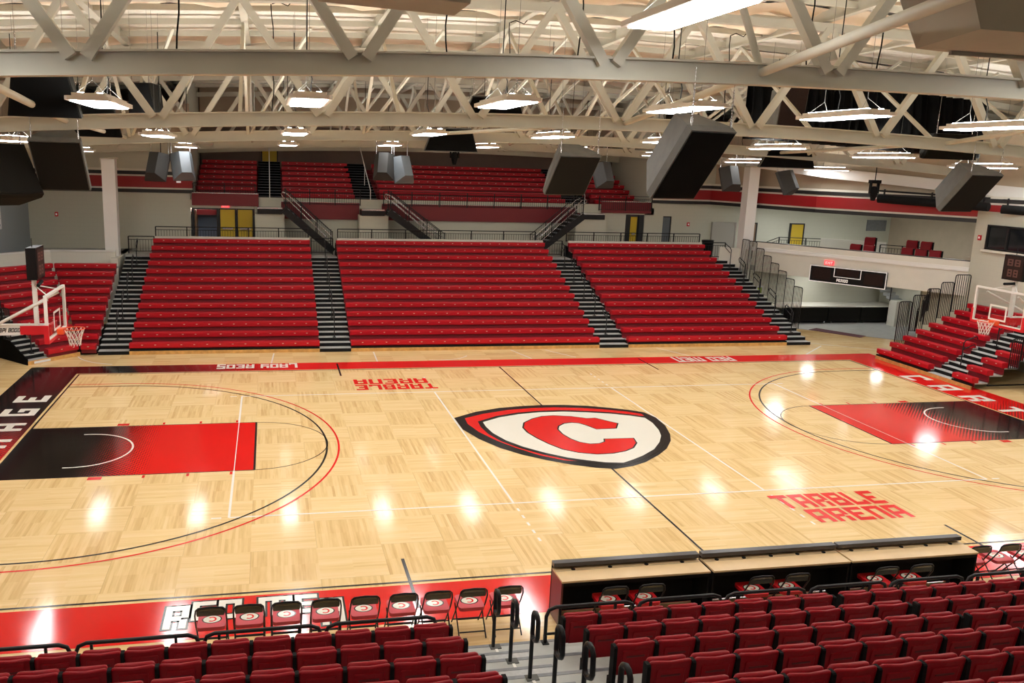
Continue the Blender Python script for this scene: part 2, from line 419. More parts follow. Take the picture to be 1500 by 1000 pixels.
for x0, y0, x1, y1 in ((-8.1, 8.75, -8.0, 10.3), (-4.3, 8.75, -4.25, 10.3), (1.6, 8.8, 1.2, 10.3), (3.4, 8.9, 2.6, 10.2), (8.1, 8.8, 7.4, 10.3), (14.6, 10.9, 17.4, 9.0), (13.2, 8.75, 14.9, 10.2)):
    line(wh, (x0, y0), (x1, y1), .05)
arc(wh, -13.0, 10.9, 2.0, 200, 255, .05, zl, 16)
arc(wh, -1.9, 10.1, 1.3, 250, 330, .04, zl, 16)
paint('black_court_line', bl, 'line_black'); paint('red_court_line', rd, 'line_red'); paint('white_court_line', wh, 'line_white')
# centre emblem
L_out = [(-2.97,1.68),(-2.21,2.21),(-1.39,2.54),(-.59,2.68),(.02,2.71),(.68,2.67),(1.39,2.5),(2.05,2.21),(2.59,1.91),(2.88,1.66),(3.0,1.14),(2.93,.38),(2.7,-.39),(2.46,-.91),(2.05,-1.51),(1.61,-1.95),(1.04,-2.41),(.6,-2.64),(.08,-2.78),(-.39,-2.64),(-.91,-2.36),(-1.4,-2.0),(-1.89,-1.56),(-2.35,-.96),(-2.71,-.22),(-2.96,.62)]
L_red = [(-2.67,1.62),(-2.02,2.0),(-1.2,2.3),(-.42,2.43),(.34,2.44),(1.06,2.31),(1.74,2.09),(2.38,1.79),(2.72,1.53),(2.72,1.32),(2.29,1.4),(1.2,1.3),(.5,-1.5),(-.2,-2.3),(-.43,-2.21),(-.97,-2.07),(-1.49,-1.63),(-1.93,-1.01),(-2.28,-.4),(-2.57,.37),(-2.71,1.1)]
L_w = [(-2.24,1.2),(-1.64,1.6),(-.99,1.85),(-.32,1.97),(.43,1.97),(1.13,1.83),(1.8,1.62),(2.34,1.35),(2.65,1.12),(2.66,.63),(2.54,-.02),(2.38,-.49),(2.09,-1.0),(1.68,-1.53),(1.17,-1.96),(.79,-2.21),(.45,-2.4),(.02,-2.33),(-.4,-2.13),(-.82,-1.89),(-1.27,-1.49),(-1.71,-.97),(-2.02,-.43),(-2.21,.2),(-2.26,.76)]
L_c = [(0,1.59),(.49,1.46),(.89,1.22),(1.15,1.24),(1.34,.99),(1.6,.69),(1.37,.27),(.8,.26),(.66,.61),(.51,.85),(.3,.93),(.04,.87),(-.21,.63),(-.33,.35),(-.34,-.07),(-.26,-.48),(-.11,-.79),(.14,-.97),(.43,-.95),(.62,-.82),(.69,-.61),(1.5,-.63),(1.41,-.99),(1.16,-1.35),(.86,-1.56),(.45,-1.7),(.02,-1.71),(-.39,-1.55),(-.72,-1.27),(-.95,-.8),(-1.11,-.33),(-1.22,.16),(-1.22,.58),(-1.06,1.01),(-.71,1.35),(-.36,1.55)]
def grow(pts, e):
    n = len(pts); r = []; A = sum(pts[i][0] * pts[(i + 1) % n][1] - pts[(i + 1) % n][0] * pts[i][1] for i in range(n)); s = 1 if A < 0 else -1
    for i in range(n):
        d1 = (Vector(pts[i]) - Vector(pts[i - 1])).normalized(); d2 = (Vector(pts[(i + 1) % n]) - Vector(pts[i])).normalized(); nn = Vector((-(d1.y + d2.y), d1.x + d2.x)).normalized() * s
        r.append((pts[i][0] + nn.x * e, pts[i][1] + nn.y * e))
    return r
from mathutils.geometry import tessellate_polygon
def poly(pts, z, m, name, label):
    vs = [Vector((x, y, z)) for x, y in pts]; mb = MB(); tris = tessellate_polygon([vs]); fs = []
    for t in tris:
        a_, b_, c_ = (vs[i] for i in t); fs.append(t if (b_ - a_).cross(c_ - a_).z > 0 else tuple(reversed(t)))
    mb.add(vs, fs); return paint(name, mb, m, label)
poly(L_out, .0060, 'line_black', 'emblem_outline', 'black shield outline at centre court'); poly(L_red, .0075, 'line_red', 'emblem_band', 'red inner band of the shield')
poly(grow(L_w, .15), .0090, 'line_black', 'emblem_outline', 'black keyline around the white field'); poly(L_w, .0105, 'logo_white', 'emblem_field', 'white field of the shield')
poly(grow(L_c, .045), .0120, 'line_black', 'emblem_outline', 'black edge of the letter C'); poly(L_c, .0135, 'line_red', 'emblem_letter', 'red letter C of the centre shield')
# lettering on the floor
a = MB(); zt = .006
letters(a, 'TARBLE', (2.85, -5.54, zt), (1, 0, 0), (0, 1, 0), 2.6, .72, .6); letters(a, 'ARENA', (3.2, -6.30, zt), (1, 0, 0), (0, 1, 0), 2.28, .66, .6)
letters(a, 'TARBLE', (-2.78, 5.52, zt), (-1, 0, 0), (0, -1, 0), 2.66, .62, .6); letters(a, 'ARENA', (-2.98, 6.22, zt), (-1, 0, 0), (0, -1, 0), 2.46, .62, .6)
paint('floor_lettering', a, 'line_red', 'red TARBLE ARENA lettering')
hs = [1.18, 1, 1, 1, 1.0, 1.0, 1.42]; dr = [-.2, 0, 0, 0, 0, 0, -.42]
a, b = MB(), MB()
letters(a, 'RED MEN', (-9.83, -8.4, zt), (1, 0, 0), (0, 1, 0), 2.82, .58, .45, 0, .035, hs, dr); letters(b, 'RED MEN', (-9.83, -8.4, zt + .002), (1, 0, 0), (0, 1, 0), 2.82, .58, .45, 0, 0, hs, dr)
letters(b, 'CARTHAGE', (-14.57, -5.15, zt), (0, 1, 0), (-1, 0, 0), 10.25, .93, 3.9); letters(b, 'CARTHAGE', (14.5, 5.15, zt), (0, -1, 0), (1, 0, 0), 10.25, .9, 3.9)
letters(b, 'LADY REDS', (-7.2, 8.62, zt), (-1, 0, 0), (0, -1, 0), 2.76, .56, .5, 0, 0, [1.2, 1, 1, 1, 1, 1, 1, 1, 1.2], [-.08, 0, 0, 0, 0, 0, 0, 0, -.08])
letters(b, 'RED MEN', (9.62, 8.55, zt), (-1, 0, 0), (0, -1, 0), 2.45, .68, .45, 0, 0, [1.1, 1, 1, 1, 1, 1, 1.2], [-.05, 0, 0, 0, 0, 0, -.1])
paint('floor_lettering', a, 'line_black', 'black outline of the near floor lettering'); paint('floor_lettering', b, 'letter_white', 'white lettering on the painted border')
# grey concrete floor at the far right under the balcony
a = MB(); a.add([(15.9, 14.3, .003), (20.2, 10.6, .003), (26, 10.6, .003), (26, 20, .003), (15.9, 20, .003)], [(0, 1, 2, 3, 4)]); paint('grey_floor', a, 'concrete_grey', 'grey floor beyond the wood')
a = MB(); a.add([(15.9, 14.16, .006), (20.2, 10.44, .006), (20.2, 10.6, .006), (15.9, 14.32, .006)], [(0, 1, 2, 3)]); paint('floor_threshold', a, 'tread_edge')

# walls ------------------------------------------------------------
def wall(name, mb, m):
    o = None
    for v0, v1, f0, f1 in mb.grp:
        p = MB(); p.v = mb.v[v0:v1]; p.f = [tuple(i - v0 for i in f) for f in mb.f[f0:f1]]; p.sm = mb.sm[f0:f1]; p.mi = mb.mi[f0:f1]; o = struct(p.build(name, m))
    return o
def vwall(mb, p, q, z0, z1, t=.15):
    """wall slab from p to q (plan), thickness t to the left side of p->q"""
    p, q = Vector(p), Vector(q); d = (q - p).normalized(); n = Vector((-d.y, d.x)) * t
    mb.prism([tuple(p), tuple(q), tuple(q + n), tuple(p + n)], z0, z1)
YB = 20.6
a = MB(); vwall(a, (-19, YB), (-11.75, YB), 0, 7.4); vwall(a, (-11.75, YB + .16), (-11.75, 27), 2.5, 11.2)
vwall(a, (-11.75, YB), (11.75, YB), 0, 2.8)
# door wall pieces around openings (-11.65..-8.85 doors), (10.35..10.75 yellow), (12.3..12.8)
vwall(a, (-8.8, YB), (10.2, YB), 2.8, 5.3); vwall(a, (-11.75, YB), (-8.8, YB), 4.75, 5.15)
vwall(a, (10.2, YB), (11.75, YB), 4.8, 5.15); vwall(a, (11.25, YB), (12.3, YB), 2.8, 5.5)
vwall(a, (12.8, YB), (14.9, YB), 2.8, 6.3); vwall(a, (12.3, YB), (12.8, YB), 4.75, 5.5); vwall(a, (11.75, YB), (14.9, YB), 5.5, 7.6)
vwall(a, (14.9, YB), (26, YB), 2.6, 9); vwall(a, (11.9, 27), (11.9, YB + .16), 2.5, 11.2)
wall('wall_back', a, 'block_white')
a = MB(); a.box(-19.2, -19, -26, 28, 0, 12); wall('wall_left', a, 'beige_wall')
a = MB(); a.box(-19, -18.9, 11, 20.6, 0, 5.45); wall('wall_left', a, 'grey_blue_wall')
a = MB(); a.box(26, 26.2, -26, 28, 0, 12); wall('wall_right', a, 'beige_wall')
a = MB(); a.box(-19.2, 26.2, 28, 28.2, 0, 12.2); wall('wall_back', a, 'brown_wall')
a = MB(); a.box(-11.7, 11.8, 27.3, 27.5, 5, 8.9); wall('wall_back', a, 'brown_wall')
a = MB(); a.box(-11.7, 11.8, 27.25, 27.5, 8.9, 12.2); wall('wall_back', a, 'beige_wall')
a = MB(); a.box(-19.2, 26.2, -26.2, -26, 0, 13); wall('wall_near', a, 'beige_wall')
# hallway behind the open doors
a = MB(); a.box(-12.5, 15, 23.2, 23.3, 2.7, 5.2); a.box(-12.5, 15, 20.75, 23.3, 2.65, 2.79); a.box(-11.7, 11.8, 20.76, 27.3, 5.05, 5.15); wall('wall_back', a, 'blue_grey')
# walkway behind the lower seating
a = MB(); a.box(-19, 14.9, 18.3, YB, 2.3, 2.8); wall('floor', a, 'concrete_grey')
# upper terrace base
a = MB()
for i in range(9): a.box(-11.75, 11.9, 20.9 + .72 * i, 27.3, 4.66 + .25 * i - .25, 4.66 + .25 * i)
wall('floor', a, 'red_riser')
# wall with door openings under the balcony fascia is completed by doors
def door(x0, x1, z0, z1, y, m, n, bars=True, frame='stripe_black'):
    d = struct(MB().box(x0 + .05, x1 - .05, y, y + .05, z0, z1 - .05).build('door_%d' % n, m))
    f = MB().box(x0, x0 + .06, y - .03, y + .1, z0, z1).box(x1 - .06, x1, y - .03, y + .1, z0, z1).box(x0 + .06, x1 - .06, y - .03, y + .1, z1 - .06, z1)
    f.build('door_frame', frame, d)
    if bars: MB().box(x0 + .15, x1 - .15, y - .08, y, z0 + .95, z0 + 1.05).build('push_bar', 'chrome', d)
    return d
door(-11.6, -10.2, 2.8, 4.9, YB + 1.6, 'blue_door', 1, False, 'blue_door')
door(-10.46, -9.66, 2.8, 4.75, YB + .1, 'yellow_paint', 2); door(-9.64, -8.84, 2.8, 4.75, YB + .1, 'yellow_paint', 3)
a = MB().box(-11.7, -11.6, YB - .02, YB + .12, 2.8, 4.75).box(-10.56, -10.46, YB - .02, YB + .12, 2.8, 4.75).box(-11.6, -10.56, YB - .02, YB + .12, 4.68, 4.75)
struct(a.build('trim_1', 'stripe_black'))
d = struct(MB().box(-11.58, -11.5, YB + .12, YB + .95, 2.82, 4.66).build('door_4', 'door_brown')); MB().box(-11.5, -11.44, YB + .3, YB + .8, 3.75, 3.85).build('push_bar', 'chrome', d)
door(10.45, 10.95, 2.8, 4.75, YB + .1, 'yellow_paint', 5); a = MB().box(10.95, 11.2, YB - .02, YB + .12, 2.8, 4.8).box(10.2, 10.45, YB, YB + .12, 2.8, 4.8); struct(a.build('trim_2', 'stripe_black'))
door(12.28, 12.82, 2.8, 4.75, YB + .1, 'cabinet_pale', 6, False)
door(15.1, 16.5, 2.7, 4.5, YB - .12, 'grey_door', 7, False, 'grey_door')
door(19.75, 20.6, 2.7, 4.5, YB - .1, 'yellow_paint', 8, False)
door(17.45, 17.75, 2.7, 4.5, YB - .1, 'door_brown', 9, False)
struct(MB().box(24.5, 25.7, YB - .06, YB, 4.15, 4.75).build('window_1', 'tread_edge'))

# striped fascia with its path: back wall left, right side bends toward the court
def ribbon(mb, path, z0, z1, t=.06, off=0.0):
    for (p, q) in zip(path[:-1], path[1:]):
        d = (Vector(q) - Vector(p)).normalized(); n = Vector((d.y, -d.x))
        P_, Q_ = Vector(p) + n * (off + t), Vector(q) + n * (off + t)
        P2, Q2 = Vector(p) + n * off, Vector(q) + n * off
        mb.prism([tuple(P_), tuple(Q_), tuple(Q2), tuple(P2)], z0, z1)
LP = [(-18.98, YB - .02), (-11.62, YB - .02)]; LP0 = [(-18.9, 12), (-18.9, YB)]
RP = [(11.62, YB - .02), (14.8, 20.4), (16.7, 14.2), (20.2, 8.3), (22.6, 4.2), (26, 0)]
n_t = 3
for path in (LP0, LP, RP):
    base = MB(); ribbon(base, path, 5.42, 6.5 if path is not RP else 6.5, .05, -.06)
    o = struct(base.build('wall_fascia', 'white_paint'))
    for (za, zb, mm) in ((5.66, 6.16, 'stripe_red'), (5.42, 5.58, 'stripe_black'), (6.24, 6.40, 'stripe_black')):
        b_ = MB(); ribbon(b_, path, za, zb, .02, 0); b_.build('painted_stripe', mm, o)
# bulkhead above the right fascia up to the roof edge beam
a = MB(); ribbon(a, RP, 6.5, 9.2, .05, -.3); wall('wall_right', a, 'beige_wall')
a = MB(); ribbon(a, [(-18.98, YB), (-11.7, YB)], 6.5, 9.5, .05, -.06); wall('wall_back', a, 'beige_wall')
a = MB()
bp = [(15.0, 17.6, 7.45), (16.8, 13.7, 7.0), (18.5, 11.2, 6.78), (20.0, 8.9, 6.55), (22.3, 5.8, 6.3)]
for p, q in zip(bp[:-1], bp[1:]): a.beam((p[0], p[1], p[2] + .22), (q[0], q[1], q[2] + .22), .3, .44)
struct(a.build('trim_3', 'white_metal'))
# low wall round the left corner seating, wall under it
a = MB(); vwall(a, (-19, 15.2), (-17.2, 16.95), 0, 3.04, .12); vwall(a, (-17.2, 16.95), (-14.6, 16.95), 0, 3.04, .12); a.box(-14.75, -14.45, 16.6, YB, 0, 2.8); wall('wall_left', a, 'block_cream')
a = MB(); vwall(a, (-19, 15.16), (-17.2, 16.91), 3.04, 3.1, .2); vwall(a, (-17.2, 16.91), (-14.6, 16.91), 3.04, 3.1, .2); struct(a.build('trim_4', 'white_metal'))
# columns
def column(x, y, z0, z1, lab):
    t = thing('column', lab, 'column', (x, y, z0)); MB().box(-.27, .27, -.27, .27, 0, z1 - z0).build('shaft', 'white_metal', t)
    MB().box(-.33, .33, -.33, .33, z1 - z0 - .06, z1 - z0).build('cap_plate', 'truss_paint', t)
    return t
column(-14.78, 17.5, 0, 6.98, 'white square column rising behind the left corner bleachers')
column(14.98, 17.0, 0, 7.45, 'white square column between the right bleachers and the balcony')
# balcony at the far right
BL = [(15.1, 16.45), (20.0, 8.5)]
a = MB(); vwall(a, BL[0], BL[1], 2.42, 3.84, .18); wall('wall_balcony', a, 'white_paint')
a = MB(); ribbon(a, BL, 3.42, 3.50, .05, 0); ribbon(a, BL, 3.50, 3.6, .03, 0); struct(a.build('trim_5', 'white_metal'))
a = MB(); vwall(a, BL[0], BL[1], 3.84, 3.87, .25); struct(a.build('trim_6', 'stripe_black'))
a = MB(); a.prism([(15.0, 16.6), (20.1, 8.6), (26, 8.6), (26, YB), (15.0, YB)], 2.45, 2.7); wall('floor', a, 'concrete_grey')
a = MB(); a.box(20, 20.15, -6, 8.5, 0, 5.9); a.box(20, 20.15, 8.5, 10.8, 0, 2.45); wall('wall_right', a, 'block_white')
a = MB(); a.box(20.2, 26, 8.4, 8.55, 2.7, 5.9); a.box(20.15, 23.4, 8.6, 8.9, 2.7, 4); wall('wall_right', a, 'beige_wall')
a = MB(); a.box(15.0, 22.4, 16.3, 16.45, 0, 2.45); a.box(22.4, 22.55, 13.6, 16.45, 0, 2.45); a.box(22.55, 26, 13.6, 13.7, 0, 2.45); wall('wall_right', a, 'block_white')
a = MB(); vwall(a, (19.6, 17.6), (21.8, 15.6), 2.7, 3.95, .1); wall('wall_balcony', a, 'white_paint')
# low white wall beside the right column
a = MB(); vwall(a, (14.0, 17.6), (15.0, 16.6), 2.3, 3.45, .12); vwall(a, (14.9, 16.2), (14.9, 18.2), 0, 2.8, .1); wall('wall_right', a, 'white_paint')
# window in the right wall
def win(n, x, y0, y1, z0, z1):
    o = struct(MB().box(x - .03, x + .02, y0, y1, z0, z1).build('window_%d' % n, 'dark_glass'))
    f = MB()
    for ya, yb in ((y0, y0 + .07), (y1 - .07, y1), ((y0 + y1) / 2 - .04, (y0 + y1) / 2 + .04)): f.box(x - .08, x - .03, ya, yb, z0, z1)
    f.box(x - .08, x - .03, y0, y1, z0, z0 + .07).box(x - .08, x - .03, y0, y1, z1 - .07, z1); f.build('window_frame', 'stripe_black', o)
    MB().box(x - .14, x, y0 - .1, y1 + .1, z0 - .09, z0).build('window_sill', 'white_paint', o)
win(2, 20, 5.9, 7.85, 4.42, 5.4)

# roof ---------------------------------------------------------------
KY = [(-26, 9.5), (-16.5, 9.0), (-8, 8.56), (.5, 8.14), (9, 7.95), (17.5, 7.82), (28, 7.7)]
def zc(y):
    for (a0, b0), (a1, b1) in zip(KY[:-1], KY[1:]):
        if y <= a1: return b0 + (b1 - b0) * max(0, (y - a0)) / (a1 - a0)
    return KY[-1][1]
def zb(x, y): return zc(y) - .0023 * (x - 1.5) ** 2        # underside of the bottom chords
TH = 3.05                                                  # truss depth
def roof(name, y0, y1, m, sag, ribs):
    mb = MB(); xs = [-19.2 + .65 * i for i in range(71)]; ny = max(2, int((y1 - y0) / (.12 if ribs else .3))); vs = []
    for j in range(ny + 1):
        y = y0 + (y1 - y0) * j / ny
        for i, x in enumerate(xs):
            z = zb(x, y) + TH + .42
            if ribs: z += .05 * (j % 2)
            else: z -= sag * (math.sin(math.pi * (y - y0) / (y1 - y0) * 2) ** 2) * (.6 + .4 * math.sin(x * 1.62 + y)) + .05 * math.sin(x * 3.1)
            vs.append((x, y, z))
    n = len(xs); mb.add(vs, [(j * n + i, (j + 1) * n + i, (j + 1) * n + i + 1, j * n + i + 1) for j in range(ny) for i in range(n - 1)], not ribs)
    return struct(mb.build(name, m))
for y0 in (-25.0, -16.5, -8, .5, 9, 17.5):
    roof('ceiling', y0, y0 + 3.7, 'ceiling_fabric', .24, False); roof('ceiling', y0 + 3.7, y0 + 6.7, 'ceiling_ribbed', 0, True); roof('ceiling', y0 + 6.85, y0 + 8.5, 'ceiling_ribbed', 0, True)
roof('ceiling', 26, 28, 'ceiling_fabric', .05, False); roof('ceiling', -26, -25, 'ceiling_fabric', .05, False)
struct(MB().box(-19.2, 26.2, -26.2, 28.2, 13.2, 13.4).build('ceiling', 'ceiling_ribbed'))
# purlins and joists
pur = ['nearest', 'second', 'third', 'fourth', 'fifth', 'sixth', 'seventh', 'eighth', 'ninth', 'tenth']
pk = 0
for y0 in (-8, .5, 9, 17.5):
    for k in range(4):
        y = y0 + 1.1 + 2.1 * k; mb = MB(); xs = [-19 + 3.75 * i for i in range(13)]
        for x, x2 in zip(xs[:-1], xs[1:]):
            mb.beam((x, y, zb(x, y) + TH + .25), (x2, y, zb(x2, y) + TH + .25), .10, .16)
        tag(mb.build('purlin', 'truss_paint'), 'slim white roof purlin, %s counting away from the camera' % (ORD[pk] if pk < 20 else 'last'), 'beam', 'roof purlins'); pk += 1
NX = [-22.3 + 3.87 * i for i in range(13)]                 # bottom nodes
TX = [x + 1.935 for x in NX[:-1]]                          # top nodes
for i, x in enumerate(TX):
    if not -19 < x < 25: continue
    mb = MB()
    ys = [-16.5, -8, .5, 9, 17.5, 26]
    for y, y2 in zip(ys[:-1], ys[1:]):
        za, zb_ = zb(x, y) + TH + .08, zb(x, y2) + TH + .08
        mb.beam((x, y, za), (x, y2, zb_), .2, .03); mb.beam((x, y, za + .2), (x, y2, zb_ + .2), .04, .4)
    tag(mb.build('roof_joist', 'truss_paint'), 'white roof joist running away from the camera, %s from the left' % ORD[i], 'beam', 'roof joists')
def truss(y, lab, x0=-19, x1=25.9):
    t = thing('roof_truss', lab, 'truss', (0, y, zb(0, y)), 0, 'white roof trusses'); Z0 = zb(0, y)
    bc, tc_ = MB(), MB(); xs = [x0 + (x1 - x0) * i / 24 for i in range(25)]
    for a_, b_ in zip(xs[:-1], xs[1:]):
        za, zb2 = zb(a_, y) - Z0, zb(b_, y) - Z0
        bc.beam((a_, 0, za + .015), (b_, 0, zb2 + .015), .24, .03); bc.beam((a_, 0, za + .325), (b_, 0, zb2 + .325), .24, .03)
        bc.beam((a_, 0, za + .17), (b_, 0, zb2 + .17), .06, .29)
        tc_.beam((a_, 0, za + TH - .1), (b_, 0, zb2 + TH - .1), .24, .22)
    bc.build('bottom_chord', 'truss_paint', t); tc_.build('top_chord', 'truss_paint', t)
    nodes = [x for x in NX if x0 < x < x1]
    for x in nodes:
        for s in (-1, 1):
            xt = x + s * 1.935
            if x0 < xt < x1:
                MB().beam((x + s * .1, -.06, zb(x, y) - Z0 + .24), (xt - s * .06, -.06, zb(xt, y) - Z0 + TH - .15), .17, .17).build('diagonal', 'truss_paint', t)
    return t
truss(-8, 'nearest white roof truss, crossing the top of the view'); truss(.5, 'second white roof truss from the camera')
truss(9, 'third white roof truss from the camera'); truss(17.5, 'fourth white roof truss, carried on the two white columns')
truss(26, 'farthest white roof truss, above the upper red benches', -12, 12)
truss(-16.5, 'white roof truss above and ahead of the camera, mostly out of view')
# lengthwise sway bracing between the trusses
sb = 0
for x in (-12.6, -8.8, -4.9, -1.0, 2.8, 6.7, 10.6, 14.4):
    for y in (.5, 9, 17.5):
        if y > 10 and abs(x) > 11.5: continue
        m_ = MB(); ym = y + 4.25
        m_.beam((x, y + .15, zb(x, y) + .25), (x, ym, zb(x, ym) + TH), .09, .09); m_.beam((x, ym, zb(x, ym) + TH), (x, y + 8.35, zb(x, y + 8.5) + .25), .09, .09)
        m_.beam((x + 1.9, y + 4.2, zb(x, ym) + TH), (x + .1, y + 8.3, zb(x, y + 8.5) + .3), .08, .08)
        tag(m_.build('sway_brace', 'truss_paint'), 'slim white lengthwise roof brace, bay %s, %s from the left' % ({.5: 'two', 9: 'three', 17.5: 'four'}[y], ORD[sb // 3]), 'brace', 'lengthwise roof braces')
        sb += 1 if y > 10 else 0
    sb = (sb // 3 + 1) * 3
# bracing tubes between the trusses
def brace(pts, lab, r=.06):
    tag(MB().tube(pts, r, 10).build('bracing_tube', 'truss_paint'), lab, 'brace', 'roof bracing tubes')
def onch(x, y): return (x, y, zb(x, y) + .2)
brace([onch(-12.4, -8), onch(-12.75, .5)], 'round white bracing tube above the large left speakers', .07)
brace([onch(-12.7, .5), onch(-12.75, 9)], 'round white bracing tube right of the large left speakers')
brace([onch(-12.75, 9), onch(-10.5, 17.5)], 'thin round bracing tube ending near the left column')
brace([onch(-.3, -8), onch(1.1, .5)], 'round white bracing tube sloping above the wedge speaker at centre', .07)
brace([onch(-.3, -8), (-2.4, -14.9, 8.75)], 'near round bracing tube crossing the upper right corner', .07)
brace([onch(-.3, -8), (-1.2, -8.1, 10.6), ], 'short bracing strut rising from the nearest truss')
brace([onch(1.1, .5), onch(-3, 9)], 'thin bracing tube behind the second truss at centre')
brace([onch(10.9, .5), onch(9.8, -3.6), onch(8.6, -8)], 'round white bracing tube at upper right, second bay')
brace([onch(10.9, .5), onch(11.2, 9)], 'thin white bracing tube at right, third bay')

# ------------------------------------------------------------------ lights
def make_light(dif='diffuser'):
    t = thing('high_bay_light', 'x', 'light', (0, 0, 0), 0, 'hanging high bay lights')
    h = MB(); h.prism(rrect(-.40, .40, -1.25, 1.25, .12), .02, .09); h.prism(rrect(-.30, .30, -1.1, 1.1, .05), .09, .15); h.build('housing', 'lamp_housing', t)
    MB().box(-.31, .31, -1.12, 1.12, .0, .02).build('diffuser', dif, t)
    MB().box(-.2, -.12, -1.0, 1.0, .15, .165).box(.12, .2, -1.0, 1.0, .15, .165).build('uplight_slot', 'uplight' if dif == 'diffuser' else 'uplight_far', t)
    wv = MB()
    for sx in (-.25, .25):
        for sy in (-.9, .9): wv.tube([(sx, sy, .15), (0, sy * .8, .4)], .004, 5)
    for sy in (-.72, .72): wv.tube([(0, sy, .4), (0, sy, 3.45)], .004, 5)
    wv.build('hanger_wire', 'cabinet_grey', t)
    MB().tube([(.05, .3, .16), (.1, .32, .5), (.0, .4, .9), (.02, .4, 2.9)], .012, 5).build('power_cord', 'black_matte', t)
    return t
L0 = make_light(); index(L0); used = False; L1 = make_light('diffuser_far'); index(L1); used1 = False; L2 = make_light('diffuser_off'); index(L2); used2 = False
LX = [-15.1, -11.2, -7.37, -3.36, .55, 4.4, 8.3, 12.3, 16.3, 20.3]
for (yy, dz, nm, xs) in ((-20.7, .1, 'behind the camera', LX[1:8:2]), (-10.55, .48, 'nearest the camera', [-12.1, -2.95, 5.4, 9.4]), (-3.75, .12, 'between the first and second trusses', LX[:9]), (4.75, .05, 'between the second and third trusses', LX), (13.25, .0, 'between the third and fourth trusses', LX), (21.8, .75, 'over the upper benches', LX[2:7])):
    for i, x in enumerate(xs):
        lab = 'glowing white hanging light, %s from the left, row %s' % (ORD[i], nm)
        loc = (x, yy, zb(x, yy) + dz - .06)
        if not used: L0.location = loc; L0['label'] = lab; used = True
        elif yy > 21:
            if not used2: L2.location = loc; L2['label'] = lab; used2 = True
            else: clone(L2, loc, None, lab)
        elif yy > 13 or yy < -20:
            if not used1: L1.location = loc; L1['label'] = lab; used1 = True
            else: clone(L1, loc, None, lab)
        else: clone(L0, loc, None, lab)
# ------------------------------------------------------------------ speakers
def speaker(loc, w_, h_, d_, rz, tilt, lab, mats=('grille', 'cabinet_grey'), taper=.5, chain=1.2, group='hanging speakers', ft=1.0, ht=None):
    if group == 'speakers up among the trusses' and 'left' not in lab[-40:-20]: ft = .72
    t = thing('hanging_speaker', lab, 'speaker', loc, rz, group)
    T = Matrix.Rotation(tilt, 4, 'X')
    c = MB(); c.M = T; ht = ht or .72
    fr = [(-w_ / 2, 0, -h_ / 2), (w_ / 2, 0, -h_ / 2), (w_ / 2 * ft, 0, h_ / 2), (-w_ / 2 * ft, 0, h_ / 2)]
    m1 = [(-w_ / 2, d_ * .2, -h_ / 2), (w_ / 2, d_ * .2, -h_ / 2), (w_ / 2 * ft, d_ * .2, h_ / 2), (-w_ / 2 * ft, d_ * .2, h_ / 2)]
    wb = w_ * taper / 2; bk = [(-wb, d_, -h_ / 2 * ht), (wb, d_, -h_ / 2 * ht), (wb, d_, h_ / 2 * ht), (-wb, d_, h_ / 2 * ht)]
    c.hull(fr, m1); c.hull(m1, bk); c.build('cabinet', mats[1], t)
    g = MB(); g.M = T; g.hull([(-w_ / 2 + .03, -.02, -h_ / 2 + .03), (w_ / 2 - .03, -.02, -h_ / 2 + .03), ((w_ / 2 - .03) * ft, -.02, h_ / 2 - .03), (-(w_ / 2 - .03) * ft, -.02, h_ / 2 - .03)], [(-w_ / 2 + .03, 0, -h_ / 2 + .03), (w_ / 2 - .03, 0, -h_ / 2 + .03), ((w_ / 2 - .03) * ft, 0, h_ / 2 - .03), (-(w_ / 2 - .03) * ft, 0, h_ / 2 - .03)]); g.build('grille', mats[0], t)
    if chain:
        ch = MB()
        for sx in (-1, 1):
            p = T @ Vector((sx * (w_ / 2 * ft - .06), d_ * .15, h_ / 2)); ch.tube([p, p + Vector((0, 0, .12))], .018, 6)
            z = .1
            while z < min(chain, .55): ch.tube([p + Vector((.012 * math.cos(a_) , .0, z + .03 + .03 * math.sin(a_))) for a_ in [k * math.pi / 3 for k in range(6)]], .006, 4, True); z += .05
            ch.tube([p + Vector((0, 0, .1)), p + Vector((0, 0, chain))], .006, 5)
        ch.build('hanging_chain', 'chrome', t)
    return t
speaker((-12.98, .7, 6.83), 1.15, 1.45, .75, R(0), R(38), 'large black-faced speaker with grey top, hanging at left beside a darker one', chain=1.3)
speaker((-14.1, .7, 6.75), 1.15, 1.45, .75, R(38), R(-38), 'large all-dark speaker at the left edge, turned away', ('grille', 'grille'), chain=1.3)
speaker((-.2, .7, 6.93), 1.2, 1.3, .75, R(8), R(38), 'grey-sided wedge speaker hanging over the middle of the court', chain=1.4)
speaker((-1.17, -7.65, 7.24), .95, 1.42, .75, R(14), R(38), 'largest near speaker with deep black face and grey side, hung by chains', ('black_cloth', 'cabinet_grey'), chain=.9)
speaker((12.2, .7, 6.73), 1.3, 1.4, .8, R(10), R(38), 'dark grey wedge speaker hanging at the right above the basket', chain=1.3)
G2 = 'small speakers aimed at the far seats'
mat('cabinet_dark', (.045, .045, .043), .6, spec=.2)
def rear(loc, rz, lab, w_=.85, h_=1.1, wash=False): return speaker(loc, w_, h_, .55, rz, R(26), lab, ('grille', 'cabinet_pale' if wash else 'cabinet_dark'), .45, 1.0, G2, ht=.8)
